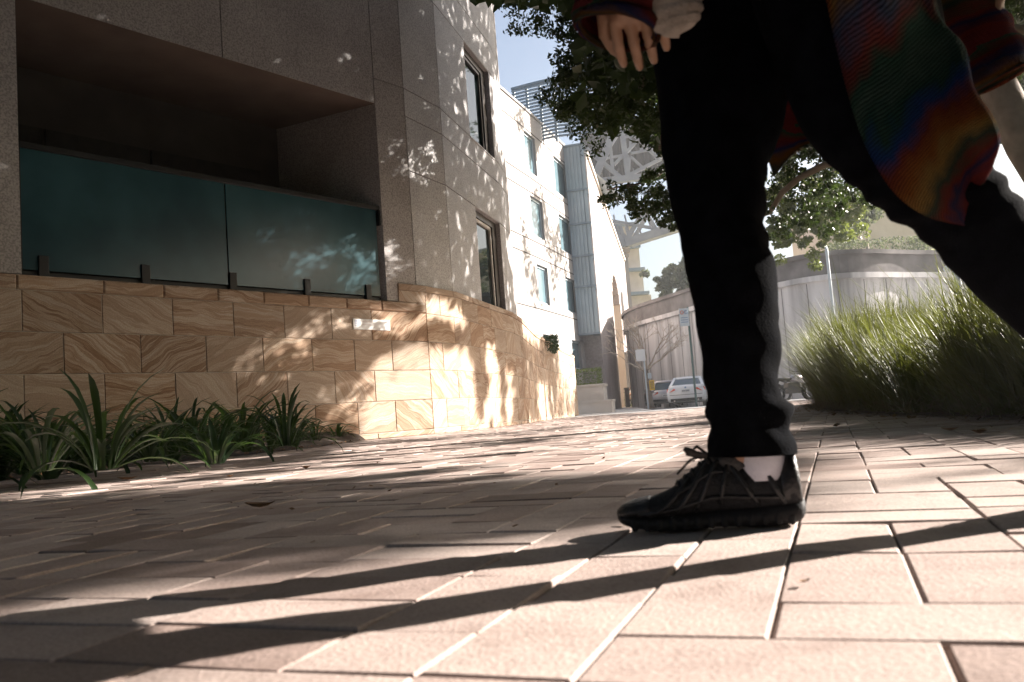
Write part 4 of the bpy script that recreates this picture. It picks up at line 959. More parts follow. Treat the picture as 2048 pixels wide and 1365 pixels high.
# ------------------------------------------------------------------ added shade trees: crowns shaped so the sun reaches only the LIT outlines
LIT = [
 [(0, 1300), (200, 1262), (400, 1228), (950, 1146), (1250, 1100), (1640, 1045), (1640, 1000), (2800, 940), (2800, 2600), (-200, 2600), (-200, 1340)],
 [(-20, 990), (350, 950), (650, 922), (900, 904), (1240, 874), (1420, 872), (1420, 930), (1150, 932), (900, 938), (650, 952), (330, 975), (0, 1003)],
 [(900, 862), (1420, 838), (1420, 868), (1200, 868), (900, 880)],
 [(1580, 868), (2060, 872), (2060, 896), (1580, 902)], [(1590, 930), (1800, 922), (1900, 940), (1700, 985), (1590, 985)],
 [(415, 770), (470, 705), (540, 655), (640, 640), (560, 610), (600, 598), (835, 622), (835, 660), (760, 680), (700, 672), (640, 700), (600, 760), (560, 790), (480, 775)],
 [(640, 790), (720, 750), (780, 700), (835, 690), (940, 700), (957, 860), (835, 868), (720, 868), (660, 840)],
 [(838, 590), (900, 606), (930, 640), (925, 660), (860, 640), (838, 640)],
 [(970, 690), (990, 690), (1000, 852), (975, 853)], [(1076, 770), (1106, 765), (1108, 845), (1082, 847)], [(1012, 740), (1022, 740), (1024, 850), (1014, 850)],
 [(652, 118), (700, 100), (750, 112), (762, 228), (660, 198)], [(744, 200), (802, 228), (814, 372), (744, 320)], [(798, 272), (866, 284), (878, 362), (835, 372), (798, 340)], [(860, 310), (880, 318), (872, 335), (856, 325)],
 [(982, 150), (1004, 175), (1030, 330), (1002, 300)], [(1018, 470), (1045, 480), (1080, 690), (1052, 680)],
 [(535, 430), (650, 400), (684, 445), (605, 490), (495, 495)], [(615, 492), (755, 452), (768, 522), (705, 585), (575, 590)], [(480, 520), (540, 520), (520, 560)], [(760, 480), (800, 470), (815, 540), (770, 560)],
]
def islit(px, py):
    return any(inpoly(px, py, P_) for P_ in LIT)
CLEAR_OK = [[(1420, -300), (1420, 330), (1530, 330), (1960, 200), (2048, 200), (2048, -300)], [(925, -300), (935, -2), (1150, 30), (1150, 250), (1420, 330), (1420, -300)]]
def lit3(P_, r=.13):
    for o_ in ((0, 0, 0), (r, 0, 0), (-r, 0, 0), (0, r, 0), (0, -r, 0), (0, 0, r), (0, 0, -r)):
        x, y, z_ = proj(P_ + np.array(o_))
        if z_ > .2 and islit(x, y): return True
    return False
def canopy_ok(p):
    x, y, z_ = proj(p)
    if z_ < .3: return True
    if -30 < x < 2078 and -30 < y < 1395: return any(inpoly(x, y, P_) for P_ in CLEAR_OK)
    return True
cells = []
sizes = []
def shade_target(P_, cell, dens, mr=None, size=1.0):
    """cell: metres of spacing in the plane across the sun"""
    px, py, z_ = proj(P_)
    if z_ > .3:
        if lit3(P_ + RNG.normal(size=3) * (.04 if mr is None else .015), mr or (.13 if P_[2] < .05 else .05)): return
    n_ = RNG.poisson(dens)
    for _ in range(n_):
        for _try in range(10):
            h = RNG.uniform(4.6, 9.5 if P_[2] < .05 else 13) if P_[2] < 4 else P_[2] + RNG.uniform(1.5, 11)
            q_ = P_ + SUN * ((h - P_[2]) / SUN[2]) + RNG.normal(size=3) * .03
            if canopy_ok(q_): cells.append(q_); sizes.append(size); break
# ground
sp = .22
for x in np.arange(-7.5, 3.2, sp):
    for y in np.arange(-1.5, 27, sp * 1.6):
        if x > 1.0 + max(0, (y - 3.7)) * .2 or not wall_side(x, y): continue
        shade_target(np.array((x + RNG.uniform(-.1, .1), y + RNG.uniform(-.15, .15), 0.0)), sp, 10.0)
for x in np.arange(-3.2, 1.3, .07):
    for y in np.arange(.55, 4.0, .11): shade_target(np.array((x + RNG.uniform(-.035, .035), y + RNG.uniform(-.05, .05), 0.0)), .07, 8.0, .045, .38)
for z in np.arange(0.1, 10.3, .17):
    for s in np.arange(LW - 8.5, LW, .2):
        P_ = np.array(W1(s + RNG.uniform(-.1, .1), 0.02, z + RNG.uniform(-.08, .08)))
        shade_target(P_, .2, 14, None, 1.0)
    for s in np.arange(0, F2.c[-1], .17):
        shade_target(np.array(F2(s + RNG.uniform(-.1, .1), 0.02, z + RNG.uniform(-.08, .08))), .2, 9, None, 1.0)
for z in np.arange(.1, 2.5, .15):
    for s in np.arange(.3, S2.c[-1], .16): shade_target(np.array(S2(s, .06, z + RNG.uniform(-.08, .08))), .2, 6 if s < 13 else 3, None, 1.0)

# unseen leaves added behind, above and beside the camera to block sky light
def shadow_free(p):
    g_ = p - SUN * (p[2] / SUN[2])
    if not wall_side(g_[0], g_[1]):
        best = None
        for pl in (W1, S2):
            for i in range(len(pl.p) - 1):
                a, b_ = pl.p[i], pl.p[i + 1]; e_ = (b_ - a) / np.linalg.norm(b_ - a); n_ = np.array([e_[1], -e_[0]]); dn = -SUN[:2] @ n_
                t_ = ((a - p[:2]) @ n_) / dn; q_ = p - SUN * t_; s_ = (q_[:2] - a) @ e_
                if t_ > 0 and 0 <= s_ <= np.linalg.norm(b_ - a) and (best is None or t_ < best[0]): best = (t_, q_)
        if best is None: return True
        g_ = best[1]
    elif .2 < g_[0] < 7 and g_[1] > 2: return False
    return not lit3(g_, .30)
over = []
for k in range(52000):
    p = np.array((RNG.uniform(-13, 10), RNG.uniform(-14, 11.0), RNG.uniform(6.5, 11)))
    if mnoise.noise(Vector((p[0] * .35, p[1] * .35, p[2] * .3))) < -.3: continue
    x, y, z_ = proj(p)
    if z_ > .2 and -60 < x < 2108 and y > -60: continue
    if shadow_free(p): over.append(p)
for k in range(30000):
    p = np.array((RNG.uniform(-15, 12), RNG.uniform(-17, -8), RNG.uniform(.3, 9)))
    if shadow_free(p): over.append(p)
for k in range(90000):
    p = np.array((RNG.uniform(8.5, 21), RNG.uniform(-9, 34), RNG.uniform(.6, 12.5)))
    if p[0] < 8.5 + max(0, p[1]) * .28: continue
    if mnoise.noise(Vector((p[0] * .3, p[1] * .3, p[2] * .3))) < -.05: continue
    x, y, z_ = proj(p)
    if z_ > .2 and -60 < x < 2108 and y > -60: continue
    if shadow_free(p): over.append(p)
for z in np.arange(1.0, 14.8, .3):  # leaves added towards the sun to dapple the curved front
    for s in np.arange(3, F3.c[-1], .3):
        if mnoise.noise(Vector((s * .45, z * .28, 4.0))) > .05: 
            P_ = np.array(F3(s, .05, z))
            for _ in range(5):
                q_ = P_ + SUN * (RNG.uniform(6, 16) / SUN[2] * .6) + RNG.normal(size=3) * .15
                if canopy_ok(q_): over.append(q_)
sizes = np.array(sizes + [1.25] * len(over)); cells = np.concatenate([np.array(cells), np.array(over)])
TR = np.array([(9.5, 2.5), (13.5, 11.0), (15.0, 20.5), (18.0, 27.0), (3.5, -6.5), (-8.5, -3.5), (24, 50)])
ids = np.argmin(((cells[:, None, :2] - TR[None]) ** 2).sum(2), 1)
LBL = ['added shade tree outside the right edge, first from the walker', 'added shade tree outside the right edge, second from the walker', 'added shade tree beyond the tall grass, third from the walker', 'added shade tree beyond the tall grass, farthest from the walker', 'unseen tree added behind the camera over the paving to block sky light', 'unseen tree added behind the camera near the building wall to block sky light', 'tree added behind the retaining wall to dapple the curved building']
for i in range(7):
    P_ = cells[ids == i]; SZ = sizes[ids == i]
    if len(P_) < 10: continue
    base = (TR[i][0], TR[i][1], 0); t = empty('fig_tree', base, LBL[i], 'tree')  # added tree that carries the leaves blocking sun and sky
    mb = MB(); mb.tube([(base[0], base[1], -.1), (base[0], base[1], .5), (base[0] - .1, base[1], 3.2)], [.5, .34, .28], 10); mb.build('trunk', M['bark'], t, smooth=True)
    mb = MB()
    for k in RNG.choice(len(P_), 9): 
        if i < 4 and all(canopy_ok(P_[k] * f_ + np.array((base[0], base[1], 3.1)) * (1 - f_)) for f_ in (.3, .5, .7, .9, 1, 1.1)) and all(shadow_free(P_[k] * f_ + np.array((base[0], base[1], 3.1)) * (1 - f_)) for f_ in np.linspace(0, 1, 14)): limb(mb, (base[0] - .1, base[1], 3.1), P_[k], .12, .02, 6, .08)
    if mb.v: mb.build('branches', M['bark'], t, smooth=True)
    D, N = leafdirs(len(P_), .1)
    leafcloud('crown', P_, D, N, RNG.uniform(.24, .38, len(P_)) * SZ, RNG.uniform(.13, .2, len(P_)) * SZ, M['leaf_dark'], t)

# ------------------------------------------------------------------ strap-leaved plants in the bed
def strap_leaf(mb, base, az, L, w, lean, droop, seg=7):
    d = np.array([math.cos(az), math.sin(az), 0]); sd = np.array([-math.sin(az), math.cos(az), 0])
    p = np.array(base, float); ang = math.pi / 2 - lean; V = []; st_ = L / seg
    for i in range(seg + 1):
        t_ = i / seg; ww = w * (0.55 + 1.1 * t_ - .2 * t_ * t_) * (1 if t_ < .7 else max(.02, (1 - t_) / .3) ** .7) * .72
        nrm = np.array([-math.sin(ang) * d[0], -math.sin(ang) * d[1], math.cos(ang)])
        V += [p - sd * ww / 2 + nrm * ww * .22, p, p + sd * ww / 2 + nrm * ww * .22]
        p = p + (d * math.cos(ang) + np.array([0, 0, 1]) * math.sin(ang)) * st_
        ang -= droop / seg * (0.5 + 1.3 * t_)
    F = []
    for i in range(seg): F += [(3 * i, 3 * i + 1, 3 * i + 4, 3 * i + 3), (3 * i + 1, 3 * i + 2, 3 * i + 5, 3 * i + 4)]
    mb.add(V, F)
def strap_plant(name, loc, H, n, label, upright=0.0):
    mb = MB()
    for i in range(n):
        lean = abs(random.gauss(.45, .33)) * (1 - upright); az = random.uniform(0, 6.283)
        strap_leaf(mb, (loc[0] + .05 * math.cos(az), loc[1] + .05 * math.sin(az), loc[2]), az, H * random.uniform(.6, 1.08), random.uniform(.026, .042), lean, random.uniform(.9, 2.1) * (1 - .6 * upright))
    o = mb.build(name, M['strap'], None, smooth=True)
    return tag(o, label, 'plant', 'strap-leaved plants in the bed below the sandstone wall')
PL = [(-160, 985, .62), (-60, 975, .66), (20, 965, .62), (75, 950, .55), (130, 962, .50), (200, 950, .58), (262, 938, .42), (330, 925, .40), (372, 925, .62), (425, 915, .66), (470, 905, .60), (470, 930, .40), (520, 905, .62), (565, 900, .60), (612, 893, .55), (650, 888, .42), (703, 874, .40)]
ords = ['farthest left and half out of view', 'second from the left edge', 'third from the left edge', 'fourth from the left edge', 'fifth from the left edge, low and leaning', 'sixth from the left edge', 'low and sparse, seventh from the left edge',
        'low, at the left foot of the biggest clump', 'left side of the biggest clump', 'middle of the biggest clump', 'one stiff leaf rising highest against the wall', 'small, in front of the tall one by the path', 'eighth from the right end of the bed by the path', 'broad and sunlit, fourth from the right end', 'sunlit, third from the right end', 'low and yellowish tipped, second from the right end', 'small and standing alone at the right end of the bed']
for i, ((px, py, H), w_) in enumerate(zip(PL, ords)):
    g_ = gz(px, py, 0.03); p = g_ + np.array([-.16, .12, 0]) * (1 if i < 16 else 0)
    if i == 16: p = np.array((-2.62, 12.35, .08))
    if i == 15: p = np.array((-2.75, 11.6, .06))
    strap_plant('strap_plant', (p[0], p[1], .04), H, 44 if i < 15 else 20, 'dark green strap-leaved plant, ' + w_, .0 if i != 10 else .25)
for (px, py, H), w_ in zip(((100, 935, .55), (230, 930, .5), (-40, 940, .6), (400, 903, .6), (500, 893, .6), (590, 886, .55), (320, 912, .4)), ('second from the left', 'third from the left', 'farthest left', 'behind the biggest clump', 'right of the stiff leaf', 'farthest right', 'low, between the two leaf clumps')):
    g_ = gz(px, py, .12); strap_plant('strap_plant', (g_[0] - .1, g_[1] + .1, .10), H, 30, 'dark strap-leaved plant in the row by the wall, ' + w_, 0)
# ------------------------------------------------------------------ dry leaves on the paving
for i, (px, py, s_) in enumerate(((612, 938, .055), (1250, 1047, .018), (520, 1015, .05), (255, 960, .06), (660, 890, .06), (735, 872, .07), (460, 955, .04), (1900, 862, .05), (1960, 868, .06), (1610, 1165, .010))):
    g_ = gz(px, py, .004); mb = MB(); a0_ = random.uniform(0, 6.28); s_ = s_ * 1.1
    V = []
    for k in range(5):
        t_ = k / 4; w_ = s_ * .42 * math.sin(math.pi * min(.98, t_ + .06)); x = (t_ - .5) * s_ * 1.6; z = .25 * s_ * (2 * t_ - 1) ** 2
        for q_ in (-1, 0, 1): V.append((g_[0] + x * math.cos(a0_) - q_ * w_ * math.sin(a0_), g_[1] + x * math.sin(a0_) + q_ * w_ * math.cos(a0_), .004 + z + abs(q_) * w_ * .5))
    mb.add(V, [(3 * k + j, 3 * k + 3 + j, 3 * k + 4 + j, 3 * k + 1 + j) for k in range(4) for j in (0, 1)])
    lab = ['curled brown leaf lying on the sunlit strip of paving before the bed', 'tiny dark leaf scrap just left of the shoe toe', 'small pale leaf in the shaded middle of the paving', 'brown leaf at the edge of the bed on the left', 'brown leaf under the low plants at the bed edge', 'dry leaf beside the wall at the end of the bed', 'small brown leaf on the paving near the biggest plant clump', 'dry leaf at the foot of the tall grass', 'second dry leaf at the foot of the tall grass, nearer the right edge', 'tiny dark seed speck on the bright paver in front of the shoe'][i]
    tag(mb.build('dry_leaf', M['dryleaf']), lab, 'leaf', 'dry leaves lying on the paving')

# ------------------------------------------------------------------ tall grass bank on the right
front = [gz(1588, 813), gz(1640, 826), gz(1720, 833), gz(1850, 840), gz(2048, 848), gz(2300, 862)]
front = [(f_[0], f_[1]) for f_ in front]
print('grass front', [(round(a, 2), round(b, 2)) for a, b in front])
def grass_block():
    bases = []; 
    ys = [p[1] for p in front][::-1]; xs = [p[0] for p in front][::-1]
    while len(bases) < 900:
        y = RNG.uniform(3.0, 16.5); fx = np.interp(y, ys, xs) if y < 12.8 else xs[-1] + (y - 12.8) * .33
        x = fx + .30 + abs(RNG.uniform(0, 1) ** 1.4 * 2.6); bases.append((x, y))
    V = []; Fc = []; k = 0
    for (bx, by) in bases:
        nb = 85; Hc = RNG.uniform(.66, .90) * (1.0 if x - fx > .5 else .86) * (1.0 + .12 * math.sin(by * 1.7))
        Hc *= float(np.interp(by, [3, 6, 9, 13], [.76, .86, 1.08, 1.26]))
        for j in range(nb):
            az = RNG.uniform(0, 6.283); lean = abs(RNG.normal(.1, .3)); L = Hc * RNG.uniform(.7, 1.25); w = RNG.uniform(.0022, .0055)
            if RNG.uniform() < .04: L *= 1.3; lean += .25
            droop = RNG.uniform(.05, 1.2); ang = math.pi / 2 - lean; dx, dy = math.cos(az), math.sin(az); sx_, sy_ = -dy, dx
            p = np.array((bx + dx * .12 * RNG.uniform(), by + dy * .12 * RNG.uniform(), 0.0)); seg = 5; b0_ = len(V)
            for i in range(seg + 1):
                t_ = i / seg; ww = w * (1 - t_ ** 2.2) + .0006
                V.append((p[0] - sx_ * ww, p[1] - sy_ * ww, p[2])); V.append((p[0] + sx_ * ww, p[1] + sy_ * ww, p[2]))
                p = p + np.array((dx * math.cos(ang), dy * math.cos(ang), math.sin(ang))) * (L / seg); ang -= droop / seg * (.4 + 1.4 * t_)
            for i in range(seg): Fc.append((b0_ + 2 * i, b0_ + 2 * i + 1, b0_ + 2 * i + 3, b0_ + 2 * i + 2))
    me = bpy.data.meshes.new('tall_grass'); me.from_pydata(V, [], Fc); me.materials.append(M['grass']); me.update()
    o = bpy.data.objects.new('tall_grass', me); COL.objects.link(o)
    return tag(o, 'dense bank of tall arching strap grass along the right side of the paving', 'grass', kind='stuff')
grass_block()
mb = MB()
for i in range(9000):
    y = RNG.uniform(3, 15); fx = np.interp(y, [p[1] for p in front][::-1], [p[0] for p in front][::-1]) if y < 12.8 else front[0][0] + (y - 12.8) * .33
    x = fx + RNG.uniform(-.02, .9); a_ = RNG.uniform(0, 6.28); L = RNG.uniform(.06, .35); z = RNG.uniform(0, .35 * min(1, max(.1, x - fx + .1)))
    d = np.array((math.cos(a_), math.sin(a_), RNG.normal() * .35)) * L; w = .003
    p = np.array((x, y, z)); s_ = np.array((-math.sin(a_), math.cos(a_), 0)) * w
    e_ = p + d; e_[2] = max(.004, e_[2]); mb.add([p - s_, p + s_, e_], [(0, 1, 2)])
tag(mb.build('dry_thatch', M['drygrass']), 'dry brown fallen grass blades matted at the foot of the grass bank', 'thatch', kind='stuff')
mb = MB(); fr = [(a - .0, b_) for a, b_ in front]
mb.add([(x + .12, y, .012) for x, y in fr] + [(x + 5, y, .012) for x, y in fr[::-1]], [tuple(range(2 * len(fr)))]); tag(mb.build('garden_soil', M['soil']), kind='structure')

# ------------------------------------------------------------------ the walker
PX = np.array
def catmull(K, n):
    K = [np.array(k, float) for k in K]; out = []
    for i in range(len(K) - 1):
        p0, p1, p2, p3 = K[max(i - 1, 0)], K[i], K[i + 1], K[min(i + 2, len(K) - 1)]
        for j in range(n):
            t_ = j / n; out.append(.5 * ((2 * p1) + (-p0 + p2) * t_ + (2 * p0 - 5 * p1 + 4 * p2 - p3) * t_ ** 2 + (-p0 + 3 * p1 - 3 * p2 + p3) * t_ ** 3))
    out.append(K[-1]); return out
def pxtube(K, n=8, seg=28, fold=None, name='', power=2.0):
    """K rows: xl, yl, xr, yr, Y, depth ; ring spans the two outline points and has the given half depth"""
    rows = catmull(K, n); rings = []
    for i, r_ in enumerate(rows):
        L = aty(r_[0], r_[1], r_[4]); Rr = aty(r_[2], r_[3], r_[4]); c_ = (L + Rr) / 2; h = (Rr - L) / 2; ring = []
        for j in range(seg):
            a = 2 * math.pi * j / seg; ca, sa = math.cos(a), math.sin(a)
            q_ = c_ + h * ca + np.array([0, 1, 0]) * sa * r_[5]
            if fold: q_ = q_ + (q_ - c_) / max(1e-6, np.linalg.norm(q_ - c_)) * fold(q_, i / (len(rows) - 1), a)
            ring.append(tuple(q_))
        rings.append(ring)
    return rings
person = empty('person', (0.35, 1.3, 0), 'walker in black trousers, black shoes and a multicoloured striped knit cardigan, mid-stride', 'person')
# body: tapered tubes joined by a voxel remesh into one surface
mb = MB()
def j3(px, py, Y): return aty(px, py, Y)
YF, YN = 1.36, 1.20
hipF, kneeF, ankF = j3(1480, -150, YF), j3(1440, 400, YF), j3(1500, 880, YF)
hipN, kneeN, ankN = j3(1640, -150, YN), j3(1850, 330, YN), j3(2290, 790, 1.30)
pel = (hipF + hipN) / 2 + np.array((0, 0, .06)); chest = pel + np.array((-.03, .0, .38)); neck = chest + np.array((-.015, 0, .17)); head = neck + np.array((-.035, 0, .15))
def cap(a, b_, ra, rb):
    a, b_ = np.array(a), np.array(b_); mb.tube([a, a + (b_ - a) * .33, a + (b_ - a) * .66, b_], [ra, ra + (rb - ra) * .25, ra + (rb - ra) * .7, rb], 14); mb.ell(a, ra, ra, ra, 14, 8); mb.ell(b_, rb, rb, rb, 14, 8)
cap(hipF, kneeF, .075, .048); cap(kneeF, ankF, .046, .032); cap(hipN, kneeN, .072, .048); cap(kneeN, ankN, .046, .032)
cap(ankF, j3(1400, 1028, 1.39), .030, .018); cap(ankN, ankN + np.array((-.06, 0, -.13)), .032, .028)
mb.ell(pel, .13, .15, .14, 16, 10); mb.ell((pel + chest) / 2, .105, .13, .2, 16, 10); mb.ell(chest, .115, .165, .17, 16, 10)
cap(chest + np.array((0, 0, .12)), head - np.array((0, 0, .06)), .058, .05)
mb.ell(head, .088, .073, .108, 16, 12); mb.ell(head + np.array((-.045, 0, -.055)), .05, .045, .05); mb.ell(head + np.array((-.092, 0, -.01)), .018, .012, .024); mb.ell(head + np.array((-.08, 0, -.05)), .014, .022, .01)
for s_ in (-1, 1): mb.ell(head + np.array((.01, s_ * .075, -.01)), .018, .01, .03); mb.ell(head + np.array((-.073, s_ * .03, .018)), .016, .016, .012)
shN, shF = chest + np.array((0, -.17, .08)), chest + np.array((0, .17, .08))
wrN = j3(1258, -72, 1.16); elN = (shN + wrN) / 2 + np.array((.07, -.02, -.02)); wrF = j3(1935, -60, 1.5); elF = (shF + wrF) / 2 + np.array((.05, .02, -.05))
cap(shN, elN, .048, .038); cap(elN, wrN, .037, .026); cap(shF, elF, .048, .038); cap(elF, wrF, .037, .026)
def hand(w, dn, pal, s_=1.0):
    """w wrist, dn finger direction, pal direction the palm faces; relaxed curl"""
    dn = dn / np.linalg.norm(dn); pal = pal - dn * (pal @ dn); pal /= np.linalg.norm(pal); sd = np.cross(dn, pal)
    c_ = w + dn * .045
    mb.tube([w - dn * .01, w + dn * .03, w + dn * .075], [.024, .031, .030], 12)
    for k in (-1, 0, 1): mb.ell(w + dn * .055 + sd * .018 * k, .019, .019, .032, 10, 8, Matrix.Identity(3))
    for k, (o_, L_) in enumerate(((-.033, .064), (-.011, .074), (.011, .070), (.032, .055))):
        p = w + dn * .078 + sd * o_; r_ = .0082; dd = dn.copy(); pts = [p - dn * .02, p]
        for cu, f_ in ((.55, .45), (.95, .32), (.8, .23)):
            dd = dd * math.cos(cu) + pal * math.sin(cu); dd /= np.linalg.norm(dd); pal2 = pal - dd * (pal @ dd)
            pts.append(pts[-1] + dd * L_ * f_ * 1.15)
            if np.linalg.norm(pal2) > .1: pass
        mb.tube(pts, [r_ * 1.1, r_ * 1.08, r_, r_ * .93, r_ * .8], 8); mb.ell(pts[-1], r_ * .8, r_ * .8, r_ * .8, 8, 6)
    t0 = w + dn * .03 - sd * .026; pts = [t0, t0 - sd * .02 + dn * .025 + pal * .012, t0 - sd * .024 + dn * .052 + pal * .026, t0 - sd * .016 + dn * .072 + pal * .036]
    mb.tube(pts, [.015, .0125, .011, .009], 8); mb.ell(pts[-1], .009, .009, .009, 8, 6)
hand(wrN, np.array((.06, 0, -1.0)), np.array((.25, .95, .1))); hand(wrF, np.array((.25, 0, -.9)), np.array((-.8, -.3, 0)))
body = mb.build('body', M['skin'], person)
md = body.modifiers.new('r', 'REMESH'); md.mode = 'VOXEL'; md.voxel_size = .0034; md.use_smooth_shade = True
md = body.modifiers.new('s', 'SMOOTH'); md.iterations = 2; md.factor = .4
mb = MB(); mb.ell(head + np.array((.022, 0, .03)), .092, .083, .10, 18, 12); mb.ell(head + np.array((.06, 0, -.05)), .05, .07, .11, 14, 10)
mb.build('hair', M['hair'], person, smooth=True)
# trousers
def foldF(q_, t_, a):
    z = q_[2]; back = max(0, math.cos(a)) ; f = .0022 * mnoise.noise(Vector((q_[0] * 14, q_[1] * 14, q_[2] * 22)))
    k = math.exp(-((z - .47) / .13) ** 2); f += .0030 * k * (.15 + .9 * back) * math.sin(z * 118 + 2.2 * math.sin(a) + 8.0 * mnoise.noise(Vector((q_[0] * 9, 0, z * 9))))
    k = math.exp(-((z - .165) / .045) ** 2); f += .0030 * k * math.sin(z * 105 + 1.9 * math.sin(a * 1.0 + .8) + 5 * mnoise.noise(Vector((q_[0] * 14, q_[1] * 14, 0))))
    k = math.exp(-((z - .28) / .09) ** 2); f += .0018 * k * math.sin(z * 70 + 2.4 * math.sin(a + 1)) + .003 * mnoise.noise(Vector((q_[0] * 22, q_[1] * 22, q_[2] * 12 + a)))
    return f
KF = [(1330, -420, 1640, -420, YF, .13), (1300, -200, 1620, -200, YF, .115), (1296, -50, 1610, -40, YF, .105), (1303, 60, 1592, 90, YF, .10), (1313, 160, 1572, 210, YF, .095), (1321, 250, 1552, 290, YF, .088), (1330, 335, 1533, 335, YF, .082), (1345, 410, 1528, 400, YF, .078),
      (1361, 480, 1530, 465, YF, .073), (1372, 540, 1544, 530, YF, .07), (1390, 620, 1554, 612, YF, .066), (1401, 690, 1557, 690, YF, .062), (1408, 750, 1554, 752, YF, .06), (1417, 795, 1560, 790, YF, .06), (1413, 830, 1582, 812, YF, .066), (1421, 858, 1574, 848, YF, .062), (1419, 885, 1584, 880, YF, .065), (1415, 914, 1588, 906, YF, .066)]
mb = MB(); mb.loft(pxtube(KF, 9, 36, foldF))
def foldN(q_, t_, a):
    f = .003 * mnoise.noise(Vector((q_[0] * 10, q_[1] * 10, q_[2] * 14))); f += .004 * math.exp(-((t_ - .52) / .12) ** 2) * math.sin(t_ * 120 + 1.5 * math.sin(a)); return f
KN = [(1420, -420, 1830, -420, YN + .02, .12), (1450, -200, 1850, -200, YN + .01, .115), (1500, -30, 1862, -60, YN, .105), (1560, 130, 1872, 30, YN, .095), (1618, 268, 1895, 120, YN, .084), (1690, 348, 1935, 230, YN, .072), (1762, 412, 1972, 325, YN, .066), (1852, 476, 2022, 395, 1.21, .06), (1935, 565, 2078, 465, 1.225, .055), (2045, 668, 2150, 560, 1.25, .048), (2135, 755, 2225, 655, 1.28, .045), (2190, 815, 2280, 735, 1.295, .045), (2225, 850, 2320, 778, 1.305, .048)]
mb.loft(pxtube(KN, 8, 32, foldN))
mb.ell(pel + np.array((0, 0, -.01)), .155, .165, .17, 20, 12)
mb.build('trousers', M['pants'], person, smooth=True)
mb = MB(); mb.ell((pel + chest) / 2 + np.array((0, 0, .03)), .135, .155, .27, 20, 14); mb.ell(chest, .13, .185, .19, 20, 12); mb.build('black_top', M['top'], person, smooth=True)

